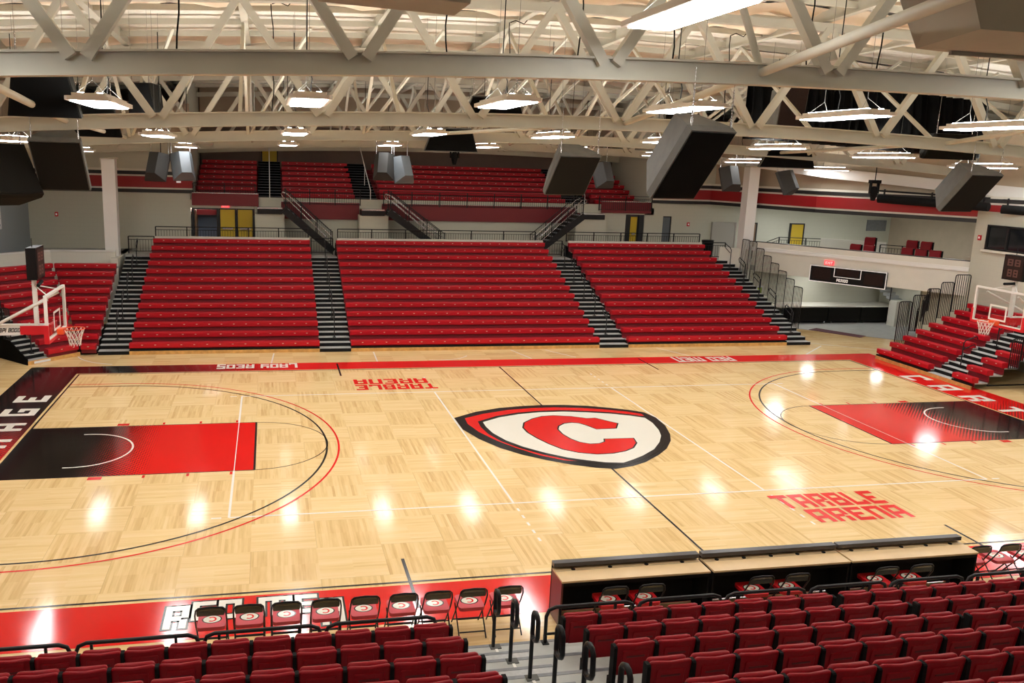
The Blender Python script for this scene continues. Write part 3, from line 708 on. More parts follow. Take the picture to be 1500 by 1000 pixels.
for x, y, z, rz, lab in ((-12.35, 14, 6.8, 160, 'small dark speaker left of the pale-sided one, above the left bleachers'), (-11.45, 14, 6.85, 200, 'small speaker with pale sides hanging near the left stair'),
   (-3.45, 14, 7.05, 165, 'small speaker left of its pale-sided twin above the middle stair'), (-2.75, 14, 6.95, 200, 'small speaker with pale side wings hanging above the middle stair'),
   (6.0, 14, 6.95, 195, 'small speaker partly hidden right of the central wedge speaker'), (12.05, 14, 6.95, 180, 'small dark speaker just left of the right column'), (14.75, 14, 6.85, 215, 'small grey speaker right of the right column')):
    rear((x, y, z - .17), R(rz), lab, wash='pale' in lab and 'left of' not in lab)
G3 = 'speakers up among the trusses'
speaker((-12.4, -3.0, 8.28), 1.35, .95, .8, R(0), R(14), 'big black speaker tucked above the second truss at far left', ('black_cloth', 'grille'), .6, 2.6, G3)
speaker((-12.9, 5, 8.05), 1.3, .9, .7, 0, R(12), 'black speaker half hidden behind the second truss at left', ('black_cloth', 'grille'), .6, 2.6, G3)
speaker((-11.7, 5.2, 8.6), .9, 1.1, .7, R(-20), R(12), 'tilted black speaker behind the first left hanging light', ('black_cloth', 'grille'), .7, 2.4, G3)
speaker((-1.8, 3, 8.65), 1.9, .8, .7, 0, R(10), 'wide black wedge speaker behind the central hanging light', ('black_cloth', 'cabinet_grey'), .6, 2.6, G3)
speaker((-1.9, 8.2, 7.95), 1.9, .8, .7, 0, R(10), 'wide black speaker hanging below the third truss at centre', ('black_cloth', 'cabinet_grey'), .6, 2.6, G3)
speaker((7.3, 2.6, 9.0), 1.0, 1.5, .6, R(10), R(6), 'brown-black speaker at the left end of the black curtain', ('score_face', 'cabinet_grey'), .7, .9, G3)
speaker((11.6, 9.0, 7.75), 2.4, .8, .7, 0, R(10), 'wide black speaker below the second truss at right', ('black_cloth', 'cabinet_grey'), .6, 2.6, G3)
speaker((13.6, 3.2, 8.15), 2.0, .8, .7, 0, R(10), 'dark speaker under the right end of the black curtain', ('grille', 'grille'), .6, 2.6, G3)
# near tan cabinets at the top edge
t = thing('speaker_cabinet', 'large tan-grey cabinet underside filling the top right corner', 'speaker', (.0, -12.6, 8.55))
c = MB(); c.hull([(-1.0, -.5, .12), (2.2, -1.0, 0), (2.2, .9, 0), (-1.02, .35, .03)], [(-1.35, -.5, .9), (2.2, -1.0, .9), (2.2, .9, .9), (-1.35, .35, .6)]); c.build('cabinet', 'cabinet_tan', t)
MB().box(-.6, 2.1, -.75, -.65, -.03, 0.03).box(-.6, 2.1, .3, .34, -.02, .02).build('seam_strip', 'cabinet_tan', t)
MB().tube([(0, 0, .6), (0, 0, 3.1)], .02, 6).tube([(1.8, 0, .9), (1.8, 0, 3.1)], .02, 6).build('hanging_rod', 'chrome', t)
t = thing('speaker_cabinet', 'tan-grey cabinet edge at the top centre of the view', 'speaker', (-6.9, -12.4, 8.66))
c = MB(); c.hull([(-.75, -.4, .03), (.62, -.4, -.02), (.62, .3, -.02), (-.75, .3, .03)], [(-.9, -.4, .7), (.8, -.4, .7), (.8, .3, .7), (-.9, .3, .7)]); c.build('cabinet', 'cabinet_tan', t)
MB().tube([(0, 0, .6), (0, 0, 3.1)], .02, 6).build('hanging_rod', 'chrome', t)
# gathered black divider curtain
t = thing('divider_curtain', 'raised black divider curtain gathered behind the second truss at right', 'curtain', (11.8, 5, 8.1))
mb = MB(); n = 90; vs = []
for i in range(n + 1):
    x = -4.4 + 8.9 * i / n; yv = .16 * math.sin(i * 1.9) + .06 * math.sin(i * .7)
    vs += [(x, yv, 1.95 - .0023 * ((x + 10.3) ** 2 - 100)), (x, yv * 1.2 - .1, .95 - .0023 * ((x + 10.3) ** 2 - 100)), (x, yv * 1.3, .05 - .0023 * ((x + 10.3) ** 2 - 100)), (x, yv + .35, .0 - .0023 * ((x + 10.3) ** 2 - 100)), (x, yv + .35, 1.95 - .0023 * ((x + 10.3) ** 2 - 100))]
mb.add(vs, [(5 * i + k, 5 * i + 5 + k, 5 * i + 6 + k, 5 * i + 1 + k) for i in range(n) for k in range(4)], True); mb.build('curtain_cloth', 'black_cloth', t)
MB().tube([(-4.4, .15, 2.0), (4.5, .15, 1.4)], .05, 8).build('curtain_pipe', 'black_steel', t)
# moving head stage lights
def mover(loc, lab):
    t = thing('moving_head_light', lab, 'stage light', loc, 0, 'moving head lights')
    MB().box(-.22, .22, -.12, .12, .0, .14).build('base', 'black_matte', t)
    MB().box(-.21, -.15, -.06, .06, -.42, 0).box(.15, .21, -.06, .06, -.42, 0).build('yoke', 'black_matte', t)
    h = MB(); 
    for z0, z1, r0, r1 in ((-.12, -.22, .07, .13), (-.22, -.45, .13, .15), (-.45, -.72, .15, .08)):
        h.hull([(r0 * math.cos(a_ * math.pi / 5), r0 * math.sin(a_ * math.pi / 5), z0) for a_ in range(10)], [(r1 * math.cos(a_ * math.pi / 5), r1 * math.sin(a_ * math.pi / 5), z1) for a_ in range(10)])
    h.build('lamp_head', 'black_matte', t); MB().tube([(0, 0, .14), (0, 0, 1.0)], .02, 6).build('clamp', 'black_steel', t); return t
mover((.18, 17.2, 7.82), 'black moving head light hanging against the brown far wall'); mover((17.0, 10.9, 6.85), 'black moving head light in front of the right red stripe')
mover((-12.6, 17.1, 7.0), 'black moving head light beside the large left speaker')
# rolled projection screens at right
for (p, q, lab) in (((17.6, 11.3, 6.2), (19.4, 7.4, 6.1), 'black rolled screen tube left of the right speaker'), ((19.6, 7.0, 6.05), (21.5, 4.0, 5.95), 'black rolled screen tube at the right edge')):
    t = thing('rolled_screen', lab, 'projection screen', p, 0, 'rolled screens'); v = Vector(q) - Vector(p)
    MB().tube([(0, 0, 0), tuple(v)], .17, 12).build('screen_roll', 'black_matte', t); MB().tube([(0, 0, .34), tuple(v + Vector((0, 0, .34)))], .04, 8).build('support_pipe', 'black_steel', t)
    b_ = MB()
    for k in (.05, .5, .95): b_.beam(tuple(v * k), tuple(v * k + Vector((0, 0, .42))), .05, .05)
    b_.build('bracket', 'black_steel', t)
# thin droppers
k = 0
for (x, y, z0, z1) in ((-9.4, -7.7, 8.3, 11.2), (-5.2, -6.5, 8.6, 11.3), (-2.9, -6.6, 8.7, 11.6), (-.9, -6, 8.8, 11.6), (1.5, -6.5, 8.7, 11.6), (3.2, -6.2, 8.7, 11.5), (-8.0, 2.1, 8.3, 11.0), (-1.4, 3.2, 8.3, 11.1), (5.3, 3.0, 8.3, 11.1)):
    m_ = MB(); pts = [(x + .03 * math.sin(i * 1.3 + x), y, z0 + (z1 - z0) * i / 10) for i in range(11)]; m_.tube(pts, .014, 5)
    m_.tube([(x, y, z1), (x + .15, y, z1 + .06), (x + .4, y, z1 - .02), (x + .55, y, z1 + .15)], .014, 5)
    tag(m_.build('cable', 'black_matte'), 'thin black cable dropping from the roof, %s of the set from the left and near' % ORD[k], 'cable', 'dropped cables'); k += 1

# ================================================================== LOWER AND UPPER BENCH SEATING
def bench_rows(t, x0, x1, rows, z0, rise, run, plates=True, sp=.46, deck=True, first=0, slope=0.0, kick=True, seatname='bench', indiv=100, riser='red_riser', cut=None):
    """benches along local x, rows stepping back in +y, local origin at the floor under the front edge"""
    cnt = 0; rest = MB()
    for i in range(rows):
        y = run * i; z = z0 + rise * i; xa = x0 + slope * i; xb = x1
        if cut: xa, xb = cut(i, xa, xb)
        b_ = MB().cbox(xa, xb, y, y + .27, z - .19, z, .022); bo = b_.build(seatname, 'red_plastic', t)
        zf = z - .42
        d_ = MB().box(xa, xb, y + .10, y + .13, zf - (.02 if i else -.09), z - .19)
        if i > 0: d_.box(xa, xb, y + .02, y + .10, zf, zf + .04)
        d_.build('riser', riser, t)
        if deck: MB().box(xa, xb, y + .13, y + run + .1, z - rise + .02 if False else zf + rise - .07, zf + rise - .02).build('footboard', 'tread_grey', t)
        n = int((xb - xa) / sp); off = (xb - xa - (n - 1) * sp) / 2
        if plates:
            for k in range(n):
                xx = xa + off + sp * k
                if cnt < indiv: 
                    MB().box(xx - .03, xx + .03, y - .004, y, z - .085, z - .06).build('number_plate', 'plate_metal', bo); cnt += 1
                else: rest.box(xx - .03, xx + .03, y - .004, y, z - .085, z - .06)
    if rest.v: o = rest.build('number_plate', 'plate_metal', t); o['kind'] = 'stuff'
    if kick: MB().box(x0, x1, -.02, .03, .0, .13).build('kickboard', 'kick_wood', t); MB().box(x0, x1, .0, .05, .13, z0 - .33 + .1).build('front_plinth', 'black_matte', t)
Y0, Z0, RI, RU = 10.45, .42, .258, .63
secs = [(-13.17, -6.29, 'left of the three red lower bleacher sections'), (-5.09, 4.98, 'wide middle section of the red lower bleachers'), (6.24, 13.42, 'right of the three red lower bleacher sections')]
for x0, x1, lab in secs:
    t = thing('bleacher_section', lab, 'bleachers', ((x0 + x1) / 2, Y0, 0), 0, 'lower bleachers'); h = (x1 - x0) / 2
    bench_rows(t, -h, h, 13, Z0, RI, RU)
    # side panels closing the understructure
    for s in (-1, 1):
        m_ = MB()
        for i in range(13): m_.box(s * h - (.03 if s > 0 else 0), s * h + (.03 if s < 0 else 0), RU * i + .13, RU * i + RU + .13, 0, Z0 + RI * i - .43 + RI)
        m_.build('side_panel', 'black_matte', t)
    if x0 < 0 or x1 > 0: MB().box(-h + .05, h, RU * 12 + .32, RU * 12 + .48, 2.3, 3.60).build('back_curb', 'white_paint', t)
# lower half front panels seams (portable recovery bench fronts)
def rail_grid(mb, x0, x1, z0, z1, y=0, step=.12, r=.008):
    n = max(1, int((x1 - x0) / step))
    for i in range(1, n): x = x0 + (x1 - x0) * i / n; mb.box(x - r, x + r, y - r, y + r, z0, z1)
def railing(name, lab, p, q, z0a, z0b, hh, posts, cat='railing', group=None, low=.1, step=.12, r=.022):
    """railing from plan point p to q; base heights z0a, z0b"""
    p3, q3 = Vector((*p, z0a)), Vector((*q, z0b)); t = thing(name, lab, cat, tuple(p3), 0, group); v = q3 - p3
    up = Vector((0, 0, hh)); lo = Vector((0, 0, low))
    MB().tube([tuple(up), tuple(v + up)], r, 6).build('top_rail', 'black_steel', t)
    MB().tube([tuple(lo), tuple(v + lo)], r * .7, 6).tube([tuple(up - Vector((0, 0, .14))), tuple(v + up - Vector((0, 0, .14)))], r * .6, 6).build('bottom_rail', 'black_steel', t)
    for i in range(posts): c = v * (i / (posts - 1)); MB().beam(tuple(c), tuple(c + up), .045, .045).build('post', 'black_steel', t)
    b_ = MB(); L = v.length; n = int(L / step)
    for i in range(1, n): c = v * (i / n); b_.beam(tuple(c + lo), tuple(c + up - Vector((0, 0, .14))), .013, .013)
    b_.build('balusters', 'black_steel', t); return t
G4 = 'railings along the top of the lower bleachers'
railing('railing', 'black railing above the left lower bleacher section, in front of the yellow doors', (-13.1, 18.42), (-6.35, 18.42), 3.56, 3.56, .46, 6, group=G4, low=.03)
railing('railing', 'black railing above the wide middle bleacher section', (-5.0, 18.42), (4.6, 18.42), 3.56, 3.56, .46, 7, group=G4, low=.03)
railing('railing', 'black railing above the right lower bleacher section', (6.2, 18.42), (13.3, 18.42), 3.56, 3.56, .46, 6, group=G4, low=.03)
G5 = 'landing railings at the heads of the aisles'
railing('railing', 'short black landing railing at the head of the far left aisle', (-14.3, 18.6), (-13.2, 18.6), 2.8, 2.8, .76, 2, group=G5)
railing('railing', 'short black landing railing at the head of the aisle below the left diagonal stair', (-6.2, 18.7), (-5.2, 18.7), 2.8, 2.8, .76, 2, group=G5)
railing('railing', 'short black landing railing under the right diagonal stair', (5.1, 18.7), (6.1, 18.7), 2.8, 2.8, .76, 2, group=G5)
railing('railing', 'short black landing railing at the head of the rightmost aisle', (13.5, 18.3), (14.7, 18.3), 2.8, 2.8, .8, 2, group=G5)
# aisle stairs
def aisle(x0, x1, lab, xt=None, n=21, dx=0.0):
    t = thing('aisle_stairs', lab, 'stairs', ((x0 + x1) / 2, Y0, 0), 0, 'aisle stairs in the lower bleachers'); h = (x1 - x0) / 2
    for k in range(n):
        zt_ = .135 + (2.8 - .135) * k / (n - 1); yy = .02 + .34 * k + (.02 if k else -.02); run = .34 if k < n - 1 else .9
        zp = .135 + (2.8 - .135) * (k - 1) / (n - 1) if k else 0
        MB().box(-h, h, yy, yy + run + .02, zt_ - .012, zt_).build('tread', 'tread_grey', t)
        MB().box(-h, h, yy - .004, yy + .03, zp, zt_ - .008).build('step_riser', 'black_matte', t)
    return t
aisle(-14.25, -13.17, 'black aisle stairs between the corner benches and the left section'); aisle(-6.29, -5.09, 'black aisle stairs between the left and middle bleacher sections')
aisle(4.98, 6.24, 'black aisle stairs between the middle and right bleacher sections'); aisle(13.42, 14.55, 'black aisle stairs at the right end of the lower bleachers')
MB_k = MB()
for x0, x1, lab in ((-14.25, -13.17, 'left'), (-6.29, -5.09, 'mid'), (4.98, 6.24, 'mid'), (13.42, 14.55, 'right')): pass
# aisle hand rails
def aisle_rail(x, k, lab, style):
    zt_ = .135 + (2.8 - .135) * k / 20; y = Y0 + .1 + .34 * k
    t = thing('aisle_handrail', lab, 'handrail', (x, y, zt_), 0, 'loop handrails in the far aisles')
    MB().box(-.06, .06, -.06, .06, 0, .02).build('base_plate', 'black_steel', t)
    if style: pts = [(0, 0, 0), (0, 0, .86), (0, .1, .95), (.0, .55, 1.12), (0, .6, 1.05), (0, .55, .92), (0, .1, .72)]
    else: pts = [(0, 0, 0), (0, 0, .82), (0, .08, .93), (0, .4, 1.06), (0, .5, 1.0), (0, .46, .88), (0, .1, .7), (0, .02, .66)]
    MB().tube(pts, .02, 6).build('rail_loop', 'black_steel', t)
for x, nm in ((-13.7, 'far left'), (-5.68, 'second from the left'), (5.55, 'third from the left')):
    for j, k in enumerate((2, 6, 10, 14, 18)): aisle_rail(x, k, 'black loop handrail in the %s aisle, %s from the floor' % (nm, ORD[j]), 0)
for j, k in enumerate((2, 6, 10, 14, 18)): aisle_rail(14.1, k, 'black loop handrail in the rightmost aisle, %s from the floor' % ORD[j], 1)
# barred guard panels at the side of the right aisle
def guard(loc, rz, w_, h_, nb, lab, group):
    t = thing('guard_panel', lab, 'guard rail', loc, rz, group); r_ = .08
    fr = [(0, 0, 0)] + [(r_ - r_ * math.cos(a_), 0, h_ - r_ + r_ * math.sin(a_)) for a_ in (0, .5, 1.05, 1.57)] + [(w_ - r_ + r_ * math.sin(a_), 0, h_ - r_ + r_ * math.cos(a_)) for a_ in (0, .5, 1.05, 1.57)] + [(w_, 0, 0)]
    MB().tube(fr, .02, 6, True).build('frame', 'black_steel', t)
    b_ = MB(); nb += 1
    for i in range(1, nb): b_.box(w_ * i / nb - .009, w_ * i / nb + .009, -.009, .009, 0, h_)
    b_.build('bars', 'black_steel', t)
for i in range(8):
    y = 11.5 + .64 * i; zt_ = 2.30 + .27 * i; zb2 = .5 + .26 * i
    if i == 7: zt_ = 3.95
    guard((14.62, y, zb2), R(90), .62, zt_ - zb2, 5, 'barred black guard panel beside the rightmost aisle, %s from the floor' % ORD[i], 'guard panels of the right aisle')
# left corner seating: straight part and 45 degree part
t = thing('bleacher_section', 'red corner benches parallel to the sideline at the far left', 'bleachers', (-14.3, Y0 - .15, 0), 0, 'corner bleachers')
def seam(i): return -1.0 - .27 * i
bench_rows(t, -1, 0, 10, Z0, RI, .535, cut=lambda i, a_, b_: (-.50 - .206 * i, 0.0), kick=False, sp=.46)
m_ = MB(); m_.box(-1.0, -.02, .3, 5.0, 0, .2); m_.build('understructure', 'black_matte', t)
t = thing('bleacher_section', 'red corner benches angled behind the left basket', 'bleachers', (-14.86, 10.42, 0), R(180 + 45), 'corner bleachers')
# local x runs from the seam toward the left; rows step along local -y -> mirror by using negative run through scale of points
def angled(t, rows):
    for i in range(rows):
        x0 = .0; x1 = 1.2; y = -.52 * i; z = Z0 + RI * i
        bo = MB().cbox(x0 + .03 - .233 * i, x1, y - .27, y, z - .19, z, .022).build('bench', 'red_plastic', t)
        xl = x0 + .03 - .233 * i
        MB().box(xl, x1, y - .13, y - .10, z - .44, z - .19).build('riser', 'red_riser', t)
        MB().box(xl, x1, y - .60, y - .13, z - .42 + RI - .07, z - .42 + RI - .02).build('footboard', 'tread_grey', t)
        n = int((x1 - xl) / .46)
        for k in range(n): xx = xl + .2 + .46 * k; MB().box(xx - .03, xx + .03, y, y + .004, z - .085, z - .06).build('number_plate', 'plate_metal', bo)
    MB().box(0, 1.96, -.03, .02, 0, .13).build('kickboard', 'kick_wood', t)
    MB().box(1.15, 1.75, .02, .025, .02, .10).build('sticker', 'paper', t, 'pale sticker on the kickboard')
angled(t, 10)
t2 = thing('aisle_stairs', 'black stairs with grey treads behind the left basket', 'stairs', (-14.86, 10.42, 0), R(225), 'aisle stairs in the lower bleachers')
for k in range(16):
    zt_ = .14 + .129 * k; y = -.03 - .26 * k; xs = 1.2
    MB().box(xs, xs + .75, y - .28, y, zt_ - .012, zt_).build('tread', 'tread_grey', t2); MB().box(xs, xs + .75, y - .28, y + .004, 0, zt_ - .011).build('step_riser', 'black_matte', t2)
m_ = MB(); m_.hull([(1.95, 0, 0), (1.95, -4.2, 0), (1.95, -4.2, 2.3), (1.95, 0, .2)], [(1.99, 0, 0), (1.99, -4.2, 0), (1.99, -4.2, 2.3), (1.99, 0, .2)])
m_.build('side_skirt', 'black_cloth', t2)
Mx = Matrix.Translation((-14.86, 10.42, 0)) @ Matrix.Rotation(R(225), 4, 'Z')
for j, (lx, ly, lz) in enumerate(((1.55, -.45, .27), (1.55, -2.6, 1.4))):
    p = Mx @ Vector((lx, ly, lz)); t = thing('aisle_handrail', 'black handrail behind the left basket, %s' % ('nearer the floor' if j == 0 else 'higher up at the picture edge'), 'handrail', tuple(p), R(225), 'handrails behind the left basket')
    MB().box(-.06, .06, -.06, .06, 0, .02).build('base_plate', 'black_steel', t); MB().tube([(0, 0, 0), (0, 0, .8), (0, -.08, .9), (0, -.4, .98), (0, -.48, .9), (0, -.1, .66)], .02, 6).build('rail_loop', 'black_steel', t)
for i in range(3):
    p = Mx @ Vector((2.02, -1.3 - .5 * i, .75 + .25 * i)); guard(tuple(p), R(225 + 90), .45, 1.1, 5, 'black guard panel at the left picture edge, %s from the front' % ORD[i], 'guard panels of the left corner')

# right end seating (faces the court from beyond the right baseline)
RB = thing('bleacher_section', 'red end-court benches left of the black stairs, behind the right basket', 'bleachers', (15.68, 7.85, 0), R(-90), 'right end bleachers')
bench_rows(RB, 0, 2.72, 8, Z0, RI, .555)
m_ = MB()
for i in range(8): m_.box(0, .03, .555 * i + .13, .555 * i + .7, 0, Z0 + RI * i - .43 + RI)
m_.build('side_panel', 'black_matte', RB)
RB2 = thing('bleacher_section', 'short red end-court benches right of the black stairs', 'bleachers', (15.68, 4.0, 0), R(-90), 'right end bleachers')
bench_rows(RB2, 0, .88, 8, Z0, RI, .555, sp=.4)
m_ = MB(); m_.box(.8, .84, .7, 4.4, .1, .14); m_.build('understructure', 'black_matte', RB2)
t = thing('aisle_stairs', 'black stairs with grey treads between the right end benches', 'stairs', (15.68, 5.13, 0), R(-90), 'aisle stairs in the lower bleachers')
for k in range(15):
    zt_ = .14 + .13 * k; y = .0 + .29 * k
    MB().box(0, 1.13, y, y + .31, zt_ - .012, zt_).build('tread', 'tread_grey', t); MB().box(0, 1.13, y - .004, y + .03, max(0, zt_ - .13), zt_ - .008).build('step_riser', 'black_matte', t)
MB().box(0, 1.13, -.02, .0, 0, .13).build('kickboard', 'kick_wood', t)
for j, (x, y, z) in enumerate(((16.5, 4.55, .5), (17.9, 4.55, 1.2))):
    t = thing('aisle_handrail', 'black cane handrail on the right end stairs, %s' % ('lower one' if j == 0 else 'upper one under the net'), 'handrail', (x, y, z), 0, 'handrails of the right end stairs')
    MB().box(-.06, .06, -.06, .06, 0, .02).build('base_plate', 'black_steel', t); MB().tube([(0, 0, 0), (0, 0, .85), (.08, 0, .95), (.5, 0, 1.08), (.56, 0, .98)], .02, 6).tube([(0, 0, .6), (.45, 0, .78), (.5, 0, .7)], .016, 6).build('rail_loop', 'black_steel', t)
for i in range(5):
    x = 16.45 + .6 * i; zt_ = 2.3 + .26 * i; zb2 = .85 + .26 * i
    if i == 0: zb2 = .45
    if i == 4: zt_ = 3.38
    guard((x, 7.87, zb2), 0, .56 if i < 4 else .7, zt_ - zb2, 6, 'barred black guard panel beside the right end benches, %s from the front' % ORD[i], 'guard panels of the right end benches')
for i in range(4):
    guard((17.0 + .45 * i, 3.05, .75 + .25 * i), 0, .42, 1.05, 4, 'barred black guard panel right of the short benches, %s from the front' % ORD[i], 'guard panels of the short benches')
t = thing('storage_bin', 'grey tub-like base panel at the right edge behind the baseline', 'panel', (18.1, 2.3, 0)); MB().prism(rrect(-.45, 1.3, -1.2, .4, .15), 0, .95).build('panel_body', 'light_grey_bin', t); MB().prism(rrect(-.48, 1.33, -1.23, .43, .15), .95, 1.0).build('panel_rim', 'tread_edge', t)

# upper seating
us = [(-11.55, -8.72, 6, 'left upper red bench section above the doors', 2), (-7.42, -3.9, 8, 'middle-left upper red bench section', 0), (-2.55, 7.2, 8, 'wide middle upper red bench section', 0), (8.9, 11.4, 7, 'right upper red bench section beyond the last stair', 1)]
for x0, x1, rows, lab, first in us:
    t = thing('upper_benches', lab, 'bleachers', ((x0 + x1) / 2, 20.95 + .72 * first, 4.66 + .25 * first), 0, 'upper bench sections'); h = (x1 - x0) / 2
    bench_rows(t, -h, h, rows, .56, .252, .72, kick=False, deck=False, indiv=100, sp=.47)
    zt_ = 4.66 + .25 * first; zb2 = 4.32 if rows == 8 else 4.88
    MB().box(-h - .12, h + .12, -.5 - .72 * first, -.38 - .72 * first, zb2 - zt_, 5.12 - zt_ if rows == 8 else 5.45 - zt_).build('front_fascia', 'fascia_red', t)
    MB().box(-h - .12, h + .12, -.52 - .72 * first, -.2 - .72 * first, (5.12 if rows == 8 else 5.45) - zt_, (5.15 if rows == 8 else 5.48) - zt_).build('ledge', 'chrome', t)
G6 = 'guard railings in front of the upper benches'
railing('railing', 'black railing in front of the left upper benches', (-11.6, 20.5), (-8.75, 20.5), 5.30, 5.30, .62, 3, group=G6, low=.05, step=.11, r=.015)
railing('railing', 'black railing in front of the middle-left upper benches', (-7.4, 20.4), (-3.75, 20.4), 5.0, 5.0, .75, 4, group=G6, low=.05, step=.11, r=.015)
railing('railing', 'black railing in front of the wide middle upper benches', (-2.6, 20.4), (7.2, 20.4), 5.0, 5.0, .72, 8, group=G6, low=.05, step=.11, r=.015)
railing('railing', 'black railing in front of the right upper benches', (8.6, 20.4), (11.5, 20.4), 5.0, 5.0, .75, 3, group=G6, low=.05, step=.11, r=.015)
def upstair(x0, x1, lab, slope=0):
    t = thing('upper_stairs', lab, 'stairs', ((x0 + x1) / 2, 20.5, 4.8), 0, 'stairs through the upper benches'); h = (x1 - x0) / 2
    for k in range(17):
        z = .12 + .128 * k; y = .35 + .34 * k; sx = slope * k
        MB().box(-h + sx, h + sx, y, y + .36, z - .012, z).build('tread', 'tread_edge', t); MB().box(-h + sx, h + sx, y - .004, y + .03, z - .128, z - .008).build('step_riser', 'black_cloth', t)
    MB().box(-h, h, -.9, .36, .02, .08).build('landing', 'chrome', t); MB().box(-h, h, -.95, -.88, -.22, .02).box(-h, -h + .05, -.9, .3, -.22, .02).build('landing_beam', 'black_steel', t)
    MB().tube([(0, .3, .08), (0, .35, .95), (0, 5.6, 3.1)], .022, 6).tube([(0, 3, 1.1), (0, 3, 2.0)], .02, 6).build('centre_handrail', 'white_metal', t)
    return t
upstair(-8.65, -7.5, 'black upper stairs with a central white handrail leading to the yellow door'); upstair(-3.75, -2.65, 'black upper stairs in the middle behind the pale speakers', -.02); upstair(7.3, 8.6, 'black upper stairs at right behind the diagonal flight')
door(-8.5, -7.6, 6.95, 8.6, 27.2, 'yellow_paint', 10, False)
for x0, x1 in ((-8.75, -7.4), (-3.85, -2.45), (7.1, 8.7)): struct(MB().box(x0, x1, 19.65, 20.55, 2.8, 4.58).build('wall_stair', 'block_white'))
# diagonal flights down to the walkway
def flight(xa, xb, za, zb2, y, lab):
    """xa,za: top; xb,zb2: bottom"""
    t = thing('diagonal_stairs', lab, 'stairs', (xb, y, zb2), 0, 'diagonal stair flights'); s = 1 if xa > xb else -1; L = abs(xa - xb); H = za - zb2; wd = .95; n = 11
    def P(u, v, yy): return (s * u, yy, v)
    for yy in (-wd / 2, wd / 2):
        st = MB(); st.beam(P(-.05, .02, yy), P(L + .1, H - .0, yy), .05, .30); st.build('stringer', 'black_steel', t)
    for k in range(n):
        u0 = L * k / n; st = MB(); x_ = sorted((s * u0, s * (u0 + L / n + .03))); z = H * (k + 1) / n
        st.box(x_[0], x_[1], -wd / 2, wd / 2, z - .03, z); st.build('tread', 'tread_edge', t)
    for yy in (-wd / 2, wd / 2):
        up = .92
        MB().tube([P(0, up, yy), P(L, H + up, yy)], .018, 6).tube([P(0, .18, yy), P(L, H + .18, yy)], .014, 6).build('guard_rail', 'black_steel', t)
        for k in range(4): u = L * k / 3; MB().beam(P(u, H * u / L, yy), P(u, H * u / L + up + .06, yy), .04, .04, (0, 1, 0)).build('post', 'black_steel', t)
        b_ = MB()
        for k in range(1, 24): u = L * k / 24; b_.beam(P(u, H * u / L + .18, yy), P(u, H * u / L + up, yy), .012, .012, (0, 1, 0))
        b_.build('balusters', 'black_steel', t)
        yi = yy * .82
        MB().tube([P(L * .02, .72, yi), P(L * .97, H + .72, yi), P(L + .12, H + .80, yi), P(L + .2, H + .72, yi), P(L + .12, H + .55, yi), P(L * .95, H + .46, yi), P(L * .02, .46, yi)], .018, 6).build('handrail', 'chrome', t, 'pale metal double handrail')
flight(-7.35, -5.2, 4.82, 2.9, 19.4, 'left diagonal metal stair descending right to the walkway')
flight(-2.45, .2, 4.82, 2.9, 19.4, 'middle diagonal metal stair descending right behind the middle section')
flight(7.1, 4.75, 4.82, 2.85, 19.2, 'right diagonal metal stair descending left to the aisle')

